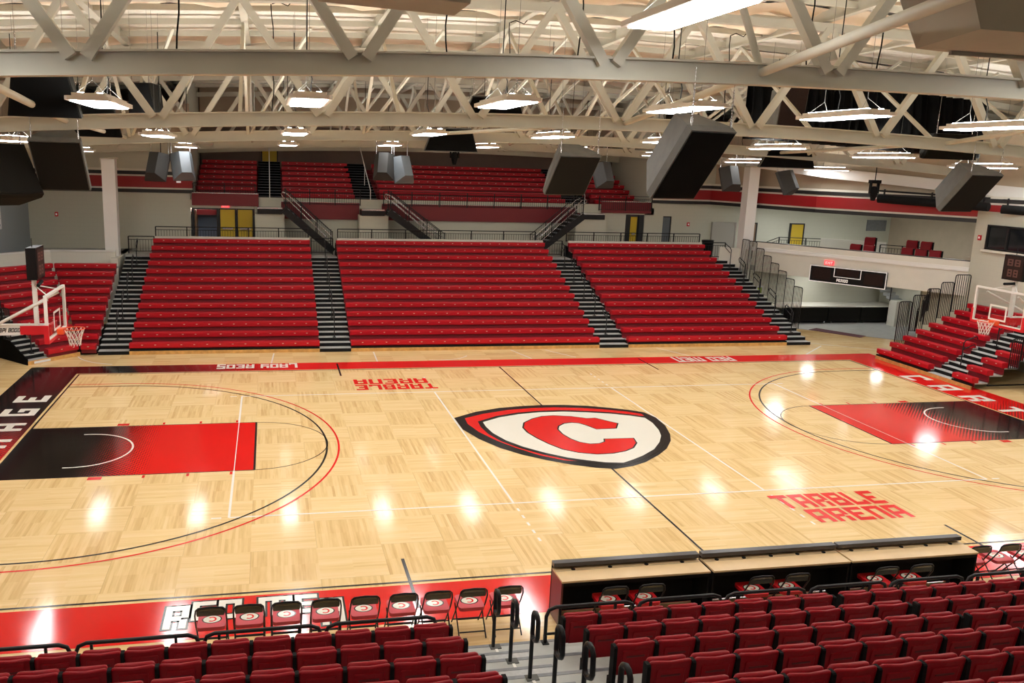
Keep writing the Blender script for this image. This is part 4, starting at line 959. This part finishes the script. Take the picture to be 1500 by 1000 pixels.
# ================================================================== BASKETS
def ring(mb, cx, cy, cz, r, tr, n=28): mb.tube([(cx + r * math.cos(2 * math.pi * i / n), cy + r * math.sin(2 * math.pi * i / n), cz) for i in range(n)], tr, 6, True)
def basket(s, lab):
    """s=-1: left, s=+1: right. local +x points away from the court"""
    t = thing('basketball_hoop', lab, 'basketball hoop', (s * 17.3, 0, 0), R(180) if s < 0 else 0, 'portable basketball hoops'); X = lambda x: x - 17.3
    fx = 13.1; z0, z1 = 2.92, 3.98; hw = .9; b0 = X(fx)
    MB().box(b0 - .006, b0 + .006, -hw + .04, hw - .04, z0 + .03, z1 - .03).build('backboard_glass', 'glass', t)
    f = MB().box(b0 - .02, b0 + .05, -hw, hw, z1 - .05, z1).box(b0 - .02, b0 + .05, -hw, hw, z0, z0 + .05).box(b0 - .02, b0 + .05, -hw, -hw + .05, z0 + .05, z1 - .05).box(b0 - .02, b0 + .05, hw - .05, hw, z0 + .05, z1 - .05)
    f.build('backboard_frame', 'white_metal', t)
    q = MB(); 
    for ya, yb, za, zb2 in ((-.305, .305, 3.05, 3.1), (-.305, .305, 3.46, 3.51), (-.305, -.255, 3.1, 3.46), (.255, .305, 3.1, 3.46)): q.box(b0 - .012, b0 - .006, ya, yb, za, zb2)
    q.build('target_square', 'line_white', t)
    MB().box(b0 - .03, b0 + .07, -hw - .03, hw + .03, z0 - .05, z0 + .02).box(b0 - .03, b0 + .07, -hw - .04, -hw + .03, z0 + .02, z0 + .38).box(b0 - .03, b0 + .07, hw - .03, hw + .04, z0 + .02, z0 + .38).build('edge_padding', 'pad_red', t)
    MB().box(b0 - .16, b0 - .01, -.12, .12, 2.93, 3.06).box(b0 - .18, b0 - .14, -.05, .05, 2.98, 3.06).build('rim_bracket', 'orange', t)
    rm = MB(); ring(rm, b0 - .38, 0, 3.05, .2285, .011); rm.build('rim', 'orange', t)
    nt_ = MB(); n = 12
    def npnt(k, h): 
        rr = (.225, .19, .155, .135, .125)[h]; a_ = 2 * math.pi * (k + .5 * (h % 2)) / n; return (b0 - .38 + rr * math.cos(a_), rr * math.sin(a_), 3.04 - .1 * h)
    for k in range(n):
        for h in range(4):
            nt_.tube([npnt(k, h), npnt(k + (0 if h % 2 == 0 else 1), h + 1)], .006, 4); nt_.tube([npnt(k, h), npnt(k - (1 if h % 2 == 0 else 0), h + 1)], .006, 4)
    nt_.build('net', 'net_cord', t)
    MB().box(b0 + .06, b0 + .14, -.3, .3, 2.95, 3.2).box(b0 + .12, b0 + .8, -.09, .09, 2.93, 3.14).build('boom_pad', 'pad_red', t)
    MB().hull([(b0 + .5, -.11, 2.90), (b0 + .5, .11, 2.90), (b0 + .5, .11, 3.19), (b0 + .5, -.11, 3.19)], [(.3, -.11, 2.5), (.3, .11, 2.5), (.3, .11, 2.85), (.3, -.11, 2.85)])
    bm = MB(); bm.box(b0 + .1, -1.0, -.075, .075, 3.14, 3.17); bm.hull([(b0 + .75, -.08, 2.92), (b0 + .75, .08, 2.92), (b0 + .75, .08, 3.15), (b0 + .75, -.08, 3.15)], [(-1.4, -.08, 2.9), (-1.4, .08, 2.9), (-1.4, .08, 3.15), (-1.4, -.08, 3.15)])
    bm.hull([(-1.5, -.08, 2.9), (-1.5, .08, 2.9), (-1.3, .08, 3.15), (-1.3, -.08, 3.15)], [(.3, -.08, 1.2), (.3, .08, 1.2), (.55, .08, 1.35), (.55, -.08, 1.35)]); bm.build('boom', 'white_metal', t)
    lt = MB(); 
    if s < 0: letters(lt, 'BPI 8000', (b0 + 1.27, .084, 2.99), (-1, 0, 0), (0, 0, 1), .46, .10, .6, .25)
    else: letters(lt, 'BPI 8000', (b0 + .85, -.084, 2.985), (1, 0, 0), (0, 0, 1), .66, .11, .6, .25)
    lt.build('boom_lettering', 'line_black', t)
    br = MB()
    for sy in (-1, 1): br.tube([(b0 + .05, sy * .55, 3.85), (b0 + 1.25, sy * .12, 3.2)], .032, 8)
    br.tube([(b0 + .45, 0, 4.1), (b0 + .06, .5, 3.93)], .014, 6).tube([(b0 + .45, 0, 4.1), (b0 + .06, -.5, 3.93)], .014, 6); br.build('strut', 'white_metal', t)
    MB().box(b0 + .40, b0 + .49, -.05, .05, 3.17, 4.25).build('clock_post', 'white_metal', t)
    ck = MB().box(b0 + .28, b0 + .50, -.36, .36, 4.26, 5.0).build('shot_clock', 'score_black', t)
    fc = MB(); fc.box(b0 + .27, b0 + .28, -.32, .32, 4.3, 4.96); fc.build('clock_face', 'score_face', ck)
    dg = MB(); 
    letters(dg, '88 88' if False else '88', (b0 + .268, .22 if True else 0, 4.68), (0, -1, 0), (0, 0, 1), .44, .2, 1.2); letters(dg, '88', (b0 + .268, .18, 4.36), (0, -1, 0), (0, 0, 1), .36, .22, 1.2)
    dg.build('clock_digits', 'score_dig', ck)
    MB().tube([(b0 + .42, .1, 5.0), (b0 + .42, .1, 5.2)], .008, 5).build('antenna', 'black_steel', ck)
    MB().tube([(b0 + .3, -.1, 4.18), (b0 + .3, .25, 4.12)], .04, 8).build('horn', 'black_matte', t)
    MB().box(-.5, 1.5, -.6, .6, .15, .75).build('base_box', 'white_metal', t); MB().box(-.66, -.5, -.62, .62, .1, 1.7).build('base_pad', 'pad_red', t)
    MB().beam((.2, 0, .7), (.45, 0, 1.3), .14, .2).build('mast', 'white_metal', t)
    for sx in (-.3, 1.3):
        for sy in (-.45, .45): MB().tube([(sx, sy - .04, .08), (sx, sy + .04, .08)], .08, 10).build('caster', 'rubber', t)
mat('score_dig', (.09, .03, .022), .6)
basket(-1, 'portable basketball hoop at the left end with a shot clock on top'); basket(1, 'portable basketball hoop at the right end with a shot clock on top')

# ================================================================== SCOREBOARD, SIGNS, BALCONY SEATS
bd = (Vector((20.0, 8.5)) - Vector((15.1, 16.45))).normalized(); bn = Vector((bd.y, -bd.x)); bang = math.atan2(bd.y, bd.x)
def onb(s, o=0): p = Vector((15.1, 16.45)) + bd * s + bn * o; return p.x, p.y
sx_, sy_ = onb(2.95, .02)
t = thing('scoreboard', 'long black scoreboard with white outlines and PERIOD lettering on the balcony front', 'scoreboard', (sx_, sy_, 2.30), bang)
MB().box(0, 3.35, -.10, 0, 0, .74).build('board_case', 'score_black', t)
f = MB().box(0, 3.35, -.115, -.10, 0, .03).box(0, 3.35, -.115, -.10, .71, .74).box(0, .03, -.115, -.10, .03, .71).box(3.32, 3.35, -.115, -.10, .03, .71)
f.box(1.1, 2.28, -.115, -.10, .30, .325).box(1.1, 1.125, -.115, -.10, .325, .71).box(2.255, 2.28, -.115, -.10, .325, .71); f.build('white_outline', 'sign_white', t)
lt = MB(); letters(lt, 'PERIOD', (1.25, -.112, .1), (1, 0, 0), (0, 0, 1), .5, .13, .7); lt.build('scoreboard_lettering', 'sign_white', t)
fc = MB().box(.12, .95, -.106, -.1, .12, .62).box(1.2, 2.18, -.106, -.1, .38, .68).box(2.42, 3.22, -.106, -.1, .12, .62); fc.build('digit_panel', 'score_face', t)
def exitsign(loc, rz, lab, w_=.36):
    t = thing('exit_sign', lab, 'sign', loc, rz, 'red exit signs'); MB().box(-w_ / 2, w_ / 2, -.04, 0, 0, .2).build('sign_box', 'exit_red', t)
    lt = MB(); letters(lt, 'EXIT', (-w_ * .38, -.044, .04), (1, 0, 0), (0, 0, 1), w_ * .76, .12, .9); lt.build('sign_lettering', 'sign_white', t)
x_, y_ = onb(3.75, .02); exitsign((x_, y_, 3.1), bang, 'red exit sign above the scoreboard on the balcony front', .42)
exitsign((-10.15, YB - .02, 4.80), 0, 'red exit sign above the yellow doors')
def alarm(loc, rz, lab):
    t = thing('fire_alarm', lab, 'alarm', loc, rz, 'red fire alarms'); MB().box(-.07, .07, -.05, 0, -.1, .1).build('alarm_box', 'exit_red' if False else 'pad_red', t); MB().box(-.03, .03, -.06, -.05, -.04, .04).build('alarm_lens', 'sign_white', t)
alarm((-17.7, YB, 4.35), 0, 'small red fire alarm on the left back wall'); alarm((13.75, YB, 4.35), 0, 'small red fire alarm left of the grey door on the right'); alarm((20, 8.2, 4.85), R(-90), 'small red fire alarm beside the right window')
alarm((12.0, 20.55, 3.1), 0, 'small red fire alarm low behind the right section railing'); 
t = thing('notice_board', 'pale notice sheet with small print on the left wall', 'notice', (-18.88, 16.0, 4.0), R(90)); MB().box(-.55, .35, -.02, 0, 0, .95).build('sheet', 'paper', t)
m_ = MB()
for i in range(8): m_.box(-.48, .28 - .1 * (i % 3), -.024, -.02, .42 + .06 * i, .435 + .06 * i)
for i in range(4): m_.box(-.45 + .2 * i, -.41 + .2 * i, -.024, -.02, .12, .3 - .03 * i)
m_.build('print_lines', 'ink', t)
struct(MB().box(-18.5, -18.1, YB - .03, YB, 2.8, 3.75).build('door_11', 'block_white'))
# small light switch box on the left fascia
tag(MB().box(-12.35, -12.15, YB - .1, YB - .05, 5.9, 5.98).build('wall_box', 'sign_white'), 'small pale box on the left red stripe', 'box')
# arena seat (also used on the balcony)
def make_seat(name='stadium_seat', m='red_seat'):
    t = thing(name, 'x', 'stadium seat', (0, 0, 0), 0, None)
    out = [(-.20, .36), (.20, .36), (.215, .44), (.245, .50), (.245, .76), (.235, .79), (.21, .805), (0, .795), (-.21, .805), (-.235, .79), (-.245, .76), (-.245, .50), (-.215, .44)]
    b_ = MB(); b_.M = Matrix.Rotation(R(8), 4, 'X'); b_.slab(out, .045, .018, .25)
    b_.M = b_.M @ Matrix.Translation((0, -.012, 0))
    pan = [(-.16, .37), (.16, .37), (.165, .70), (.155, .72), (-.155, .72), (-.165, .70)]; b_.slab(pan, .02, .008, .25)
    bo = b_.build('backrest', m, t)
    sl = MB(); sl.M = Matrix.Rotation(R(8), 4, 'X'); sl.slab(rrect(-.115, .115, .625, .648, .008, 2), .02, .004, .25); 
    for v_i, v_ in enumerate(sl.v): sl.v[v_i] = (v_[0], v_[1] - .0165, v_[2])
    sl.build('hand_slot', 'slot_red', bo)
    s_ = MB(); s_.M = Matrix.Translation((0, .085, -.012)) @ Matrix.Rotation(R(8), 4, 'X')
    so = [(-.19, .36), (.19, .36), (.225, .42), (.235, .74), (.22, .785), (.19, .80), (0, .80), (-.19, .80), (-.22, .785), (-.235, .74), (-.225, .42)]
    s_.slab(so, .07, .03, .15); s_.build('folded_seat', m, t)
    l = MB(); l.cbox(-.283, -.240, -.115, -.01, .30, .78, .015); l.box(-.275, -.245, -.02, .05, 0, .32); l.box(-.30, -.22, -.06, .12, 0, .02); l.build('standard', 'black_matte', t)
    return t
mat('slot_red', (.12, .003, .006), .5)
S0 = make_seat(); index(S0); seat_used = False
def end_standard(parent):
    l = MB(); l.cbox(.240, .283, -.115, -.01, .30, .78, .015); l.box(.245, .275, -.02, .05, 0, .32); l.box(.22, .30, -.06, .12, 0, .02); return l
END = end_standard(None).build('standard', 'black_matte'); END_ME = END.data; bpy.data.objects.remove(END)
def place_seat(x, y, z, rz, lab, group, end=False):
    global seat_used
    if not seat_used: o = S0; seat_used = True; o.location = (x, y, z); o.rotation_euler = (0, 0, rz); o['label'] = lab; o['group'] = group
    else: o = clone(S0, (x, y, z), rz, lab, group)
    if end: e = bpy.data.objects.new('standard', END_ME); COL.objects.link(e); e.parent = o
    return o
# near stand platforms
Yp = lambda i: -10.27 - .83 * i
Zp = lambda i: .35 + .30 * i
m_ = MB(); e_ = MB()
for i in range(12):
    m_.box(-19, 20, -26 if i == 11 else Yp(i) - .83, Yp(i), 0 if i == 0 else Zp(i) - .30 - .02, Zp(i)); e_.box(-19, 20, Yp(i) - .05, Yp(i) + .012, Zp(i) - .08, Zp(i) + .004)
st = struct(m_.build('floor', 'concrete_grey')); e_.build('platform_nosing', 'tread_edge', st)
for i in range(7):
    t = thing('half_step', 'pale grey half step in the near aisle, %s from the court' % ORD[i], 'step', (-5.0, Yp(i + 1), Zp(i)), 0, 'half steps of the near aisle')
    MB().box(-.78, .42, .0, .40, 0, .15).build('step_block', 'tread_grey', t); MB().box(-.78, .42, .35, .405, .1, .155).build('step_nosing', 'tread_edge', t)
    tag(MB().box(-5.02, -4.98, Yp(i) - .4, Yp(i) - .05, Zp(i) + .004, Zp(i) + .008).build('aisle_stripe', 'line_white'), 'white centre stripe on the near aisle platform, %s from the court' % ORD[i], 'floor marking', 'aisle stripes')
# stadium seats
for row in range(8):
    y = Yp(row) - .635; z = Zp(row)
    nL = 13
    for k in range(nL):
        x = -6.08 - .52 * k
        place_seat(x, y, z, 0, 'red stadium seat left of the aisle, %s row, %s from the aisle' % (ORD[row], ORD[k]), 'stadium seats left of the near aisle', k == 0)
    nR = 17 if row < 6 else 15
    for k in range(nR):
        x = -3.98 + .52 * k + (.13 if k >= (8 if row < 1 else 9) else 0)
        place_seat(x, y, z, 0, 'red stadium seat right of the aisle, %s row, %s from the aisle' % (ORD[row], ORD[k]), 'stadium seats right of the near aisle', k == nR - 1 or k == (7 if row < 1 else 8))
# front rails
def frontrail(x0, x1, lab):
    t = thing('front_rail', lab, 'guard rail', (x0, Yp(0) - .06, Zp(0)), 0, 'black tube rails in front of the first seat row'); L = x1 - x0; h = .56
    pts = [(0, 0, .1), (0, 0, h - .14), (.04, 0, h - .04), (.14, 0, h), (L - .14, 0, h), (L - .04, 0, h - .04), (L, 0, h - .14), (L, 0, .1)]
    MB().tube(pts, .028, 8).build('rail_tube', 'black_steel', t); MB().tube([(0, 0, .14), (L, 0, .14)], .02, 6).build('lower_rail', 'black_steel', t)
    for u in (.2, L - .3): MB().beam((u, 0, .14), (u, 0, h), .035, .035, (0, 1, 0)).build('stanchion', 'black_steel', t)
    for u in (0, L): MB().box(u - .05, u + .05, -.06, .06, 0, .012).beam((u, 0, 0), (u, 0, .12), .045, .045, (0, 1, 0)).build('foot_plate', 'black_steel', t)
xs = [-5.85 - 1.62 * k for k in range(6)]
for k in range(5): frontrail(xs[k + 1] + .03, xs[k] - .03, 'black tube rail in front of the left seats, %s from the aisle' % ORD[k])
for k in range(6): frontrail(-4.28 + 1.42 * k + .03, -4.28 + 1.42 * (k + 1) - .03, 'black tube rail in front of the right seats, %s from the aisle' % ORD[k])
# loop hand rails of the near aisle
for i in range(6):
    t = thing('aisle_handrail', 'black looped handrail post in the near aisle, %s from the court' % ORD[i], 'handrail', (-5.03, Yp(i) - .06, Zp(i)), 0, 'loop handrails of the near aisle')
    MB().box(-.05, .11, -.06, .06, 0, .012).build('base_plate', 'cabinet_grey', t)
    MB().tube([(0, 0, 0), (0, 0, .64)], .027, 8).build('post', 'black_steel', t)
    lp = [(0, 0, .62), (0, 0, .86), (0, -.03, .91), (0, -.09, .94), (0, -.15, .93), (0, -.19, .88), (0, -.2, .68), (0, -.17, .62), (0, -.1, .58), (0, -.03, .58)]
    MB().tube(lp, .030, 8, True).build('rail_loop', 'black_steel', t)

# balcony seats
bs = [(17.85, 13.72, 2.95, 'front'), (18.05, 13.14, 2.95, 'front'), (18.3, 12.58, 2.95, 'front'), (19.25, 11.05, 2.95, 'front'), (19.5, 10.55, 2.95, 'front'), (19.75, 10.05, 2.95, 'front'), (20.05, 9.55, 2.95, 'front'),
      (18.95, 14.1, 3.2, 'mid'), (19.2, 13.5, 3.2, 'mid'), (20.4, 12.5, 3.2, 'mid'), (20.65, 11.95, 3.2, 'mid'), (20.9, 11.4, 3.2, 'mid'), (20.2, 14.75, 3.48, 'back'), (21.2, 13.2, 3.48, 'back'), (21.45, 12.6, 3.48, 'back')]
pc = {'front': 0, 'mid': 0, 'back': 0}
for x, y, z, nm in bs:
    place_seat(x, y, z, bang + math.pi, 'red seat on the right balcony, %s row, %s from the left' % ({'front': 'front', 'mid': 'middle', 'back': 'rear'}[nm], ORD[pc[nm]]), 'red balcony seats'); pc[nm] += 1
for za, pts in ((2.95, [(17.3, 14.3), (20.3, 9.1), (21.2, 9.1), (21.2, 10), (18.4, 14.9)]), (3.2, [(18.5, 14.8), (20.6, 11.0), (22.4, 11), (20.5, 15.6)]), (3.48, [(19.8, 15.3), (21.4, 12.2), (22.6, 12.2), (21, 15.6)])):
    struct(MB().prism(pts, 2.7, za).build('floor', 'concrete_grey'))
railing('railing', 'brown-black railing and ramp rail before the yellow suite door', (17.9, 18.6), (20.3, 17.6), 2.9, 2.9, 1.0, 3, group='balcony railings', r=.02)
railing('railing', 'sloping railing left of the yellow suite door', (16.6, 19.3), (17.9, 18.6), 2.2, 2.9, 1.0, 2, group='balcony railings', r=.02)
railing('railing', 'railing between the two groups of balcony seats', (21.0, 15.0), (22.3, 13.6), 2.9, 2.9, 1.0, 3, group='balcony railings', r=.02)
tag(MB().box(20.2, 20.75, 17.0, 17.02, 3.3, 3.7).build('notice_sheet', 'paper'), 'small white notice on the suite partition', 'notice') if False else None
# black rolling cabinets under the balcony with a pale counter
for i in range(3):
    t = thing('black_cabinet', 'long black wheeled cabinet under the balcony, %s from the left' % ORD[i], 'cabinet', (16.9 + 1.8 * i, 15.1, 0), 0, 'black cabinets under the balcony')
    MB().box(0, 1.77, 0, .9, .1, .8).build('cabinet_body', 'black_matte', t); MB().box(0.02, 1.75, -.015, 0, .14, .78).build('front_panel', 'grille', t)
    for u in (.15, 1.6): MB().tube([(u, .05, .06), (u + .05, .05, .06)], .06, 8).build('caster', 'chrome', t)
tag(MB().box(15.1, 22.4, 15.0, 16.3, .82, .88).build('counter_top', 'white_paint'), 'pale counter top running over the black cabinets', 'counter')
t = tag(MB().prism([(16.66, 13.6), (17.95, 11.75), (18.5, 12.05), (17.3, 13.95)], .003, .02).build('floor_mat', 'maroon_mat'), 'maroon mat on the grey floor under the balcony', 'mat')
# stair under the balcony
t = thing('service_stairs', 'grey stair with black rail coming down under the balcony', 'stairs', (22.0, 14.9, 0), 0)
for k in range(7):
    MB().box(-.35, .35, -.1 - .24 * k + 1.3, .14 - .24 * k + 1.3, 2.02 - .13 * k, 2.06 - .13 * k).box(-.35, .35, -.1 - .24 * k + 1.3, -.08 - .24 * k + 1.3, 1.90 - .13 * k, 2.02 - .13 * k).build('tread', 'tread_grey', t)
MB().tube([(-.38, 1.3, 2.9), (-.38, -.3, 2.02)], .02, 6).tube([(-.38, -.3, 2.02), (-.38, -.3, 1.2)], .02, 6).build('handrail', 'black_steel', t)
MB().box(-.35, .35, -.75, -.24, .0, 1.24).build('landing_block', 'white_paint', t)
railing('railing', 'black stair railing seen behind the first right guard panels', (20.6, 11.6), (19.3, 9.6), .3, 1.6, .95, 3, group='rails under the balcony')
struct(MB().box(19.2, 20.6, 9.8, 10.8, 0, .3).build('floor', 'concrete_grey')) if False else None
# rubbish drum
t = thing('waste_bin', 'dark waste bin behind the railing at the head of the rightmost aisle', 'bin', (14.1, 19.0, 2.8))
MB().hull([(.26 * math.cos(k * math.pi / 8), .26 * math.sin(k * math.pi / 8), 0) for k in range(16)], [(.30 * math.cos(k * math.pi / 8), .30 * math.sin(k * math.pi / 8), .85) for k in range(16)]).build('bin_body', 'black_matte', t)
rm = MB(); ring(rm, 0, 0, .85, .3, .02, 16); rm.build('bin_rim', 'black_steel', t)
# safety poster seen through the right guard panels
t = thing('wall_poster', 'small yellow-green sign seen through the right guard panels', 'sign', (15.6, 16.28, 1.2)); MB().box(-.18, .18, -.02, 0, 0, .5).build('poster_sheet', 'paper', t); MB().box(-.12, .12, -.03, -.02, .08, .42).build('poster_patch', 'green_sign', t)

# ================================================================== SCORER'S TABLES
def stable(x0, x1, lab, left):
    t = thing('scorers_table', lab, 'table', ((x0 + x1) / 2, -9.15, 0), 0, "scorer's tables"); h = (x1 - x0) / 2 - .01
    MB().box(-h, h, -.28, .22, .77, .80).build('tabletop', 'maple_top', t)
    MB().box(-h, h, .06, .064, .8, .8015).build('top_seam', 'tread_edge', t)
    MB().box(-h, h, .12, .24, .84, .91).build('front_ledge', 'cabinet_black', t)
    MB().box(-h, h, .20, .24, 0.02, .84).build('front_panel', 'black_matte', t)
    MB().box(-h, -h + .03, -.26, .20, .0, .77).build('end_panel', 'maroon_panel' if left else 'black_matte', t)
    MB().box(h - .03, h, -.26, .20, .0, .77).build('end_panel', 'black_matte', t)
    MB().box(-h + .03, h - .03, -.26, -.24, .70, .77).build('apron_rail', 'black_matte', t)
    n = 4 if left else 5
    for k in range(n):
        u = -h + 2 * h * (k + .5) / n; MB().tube([(u, .095, .80), (u, .095, .812)], .035, 10).build('cable_grommet', 'black_matte', t)
mat('cabinet_black', (.05, .05, .055), .3); mat('maroon_panel', (.10, .012, .012), .3)
stable(-3.70, -1.14, "left scorer's table with maple top and dark maroon end", True)
stable(-1.10, 1.43, "middle scorer's table with maple top", False); stable(1.45, 3.95, "right scorer's table with maple top, nearest the right folding chairs", False)

# ================================================================== FOLDING CHAIRS
def make_chair(bright):
    t = thing('folding_chair', 'x', 'folding chair', (0, 0, 0), 0, None)
    pad = MB(); pad.prism(rrect(-.2, .2, -.20, .22, .05), .43, .485); pad.build('seat_pad', 'folding_pad_bright' if bright else 'folding_pad', t)
    so = t.children[0] if t.children else None
    e1, e2, e3 = MB(), MB(), MB()
    el = lambda rx, ry, z, cx=0, cy=.02: [(cx + rx * math.cos(2 * math.pi * k / 20), cy + ry * math.sin(2 * math.pi * k / 20), z) for k in range(20)]
    e1.add(el(.145, .112, .4858), [tuple(range(20))]); e2.add(el(.126, .096, .4864), [tuple(range(20))])
    vs = []; 
    for k in range(15):
        a_ = R(225 + 270 * k / 14)
        for rr in (.6, 1.0): vs.append((  .068 * rr * math.cos(a_), .02 + .068 * rr * math.sin(a_), .4870))
    e3.add(vs, [(2 * k, 2 * k + 1, 2 * k + 3, 2 * k + 2) for k in range(14)])
    e1.build('seat_emblem', 'line_black', t, 'black ring of the seat emblem'); e2.build('seat_emblem', 'logo_white', t, 'white field of the seat emblem'); e3.build('seat_emblem', 'line_red', t, 'red letter C on the seat')
    bk = MB(); bk.M = Matrix.Translation((0, -.165, .022)) @ Matrix.Rotation(R(8), 4, 'X')
    bo = [(-.19, .665), (.19, .665), (.20, .70), (.195, .76), (.15, .80), (0, .815), (-.15, .80), (-.195, .76), (-.20, .70)]
    bk.slab(bo, .022, .009, .6); bk.build('backrest', 'folding_back', t)
    for s in (-1, 1):
        MB().tube([(s * .17, -.26, .825), (s * .205, -.25, .79), (s * .218, -.235, .70), (s * .222, -.12, .50), (s * .218, .24, .01)], .012, 6).build('front_leg', 'black_steel', t)
        MB().tube([(s * .21, .10, .42), (s * .21, -.30, .01)], .011, 6).build('rear_leg', 'black_steel', t)
    MB().tube([(-.17, -.26, .825), (0, -.265, .84), (.17, -.26, .825)], .012, 6).build('top_bar', 'black_steel', t)
    MB().tube([(-.2, -.24, .10), (.2, -.24, .10)], .011, 6).tube([(-.2, -.1, .24), (.2, -.1, .24)], .009, 6).build('rear_crossbar', 'black_steel', t)
    MB().tube([(-.215, .16, .1), (.215, .16, .1)], .011, 6).build('front_crossbar', 'black_steel', t)
    return t
CH = {False: make_chair(False), True: make_chair(True)}; index(CH[False]); index(CH[True]); cused = {False: False, True: False}
def chair(x, y, bright, lab, group, rz=0):
    if not cused[bright]: o = CH[bright]; cused[bright] = True; o.location = (x, y, 0); o['label'] = lab; o['group'] = group; o.rotation_euler = (0, 0, rz)
    else: clone(CH[bright], (x, y, 0), rz, lab, group)
for k, x in enumerate((-9.03, -8.49, -7.95, -7.37, -6.79, -6.21, -5.68, -5.13, -4.56)):
    chair(x + .0, -9.25, False, 'red padded folding chair left of the tables, %s from the left' % ORD[k], 'folding chairs on the left sideline')
for k, x in enumerate((-2.93, -2.32, -.42, .22, 1.88, 2.54)):
    tb = ('left', 'middle', 'right')[k // 2]
    chair(x, -9.50, True, "bright red folding chair at the %s scorer's table, %s of the pair" % (tb, 'left' if k % 2 == 0 else 'right'), "folding chairs at the scorer's tables")
for k, x in enumerate((4.15, 4.77, 5.38)):
    chair(x, -9.02, False, "red padded folding chair right of the tables, %s from the tables" % ORD[k], 'folding chairs on the right sideline')

# unseen glowing panels added to brighten the balcony, the space below and the hallways
struct(MB().prism([(16.4, 16.0), (17.3, 14.4), (20.8, 8.6), (26, 8.6), (26, YB), (15.2, YB), (15.2, 19.8)], 5.44, 5.5).build('ceiling', 'white_paint'))
def panel(x, y, z, lab, w_=.3):
    t = thing('added_fill_light', lab, 'light', (x, y, z), 0, 'added fill lights'); MB().box(-w_, w_, -w_, w_, -.02, -.005).build('diffuser', 'diffuser', t); MB().box(-w_ - .03, w_ + .03, -w_ - .03, w_ + .03, -.012, 0).build('frame', 'lamp_housing', t)
panel(18.0, 15.2, 2.45, 'square fill light added under the balcony near the black cabinets', .26); panel(20.8, 13.8, 2.45, 'square fill light added under the balcony near the service stair', .22)
panel(18.5, 18.2, 5.44, 'square fill light added before the yellow suite door', .4); panel(22.0, 17.0, 5.44, 'square fill light added over the middle of the balcony', .45); panel(23.0, 12.5, 5.44, 'square fill light added over the right balcony seats', .4)
panel(-11.0, 21.5, 5.04, 'square fill light added in the hallway behind the yellow doors', .5); panel(10.8, 22.0, 5.05, 'square fill light added in the right hallway', .2)
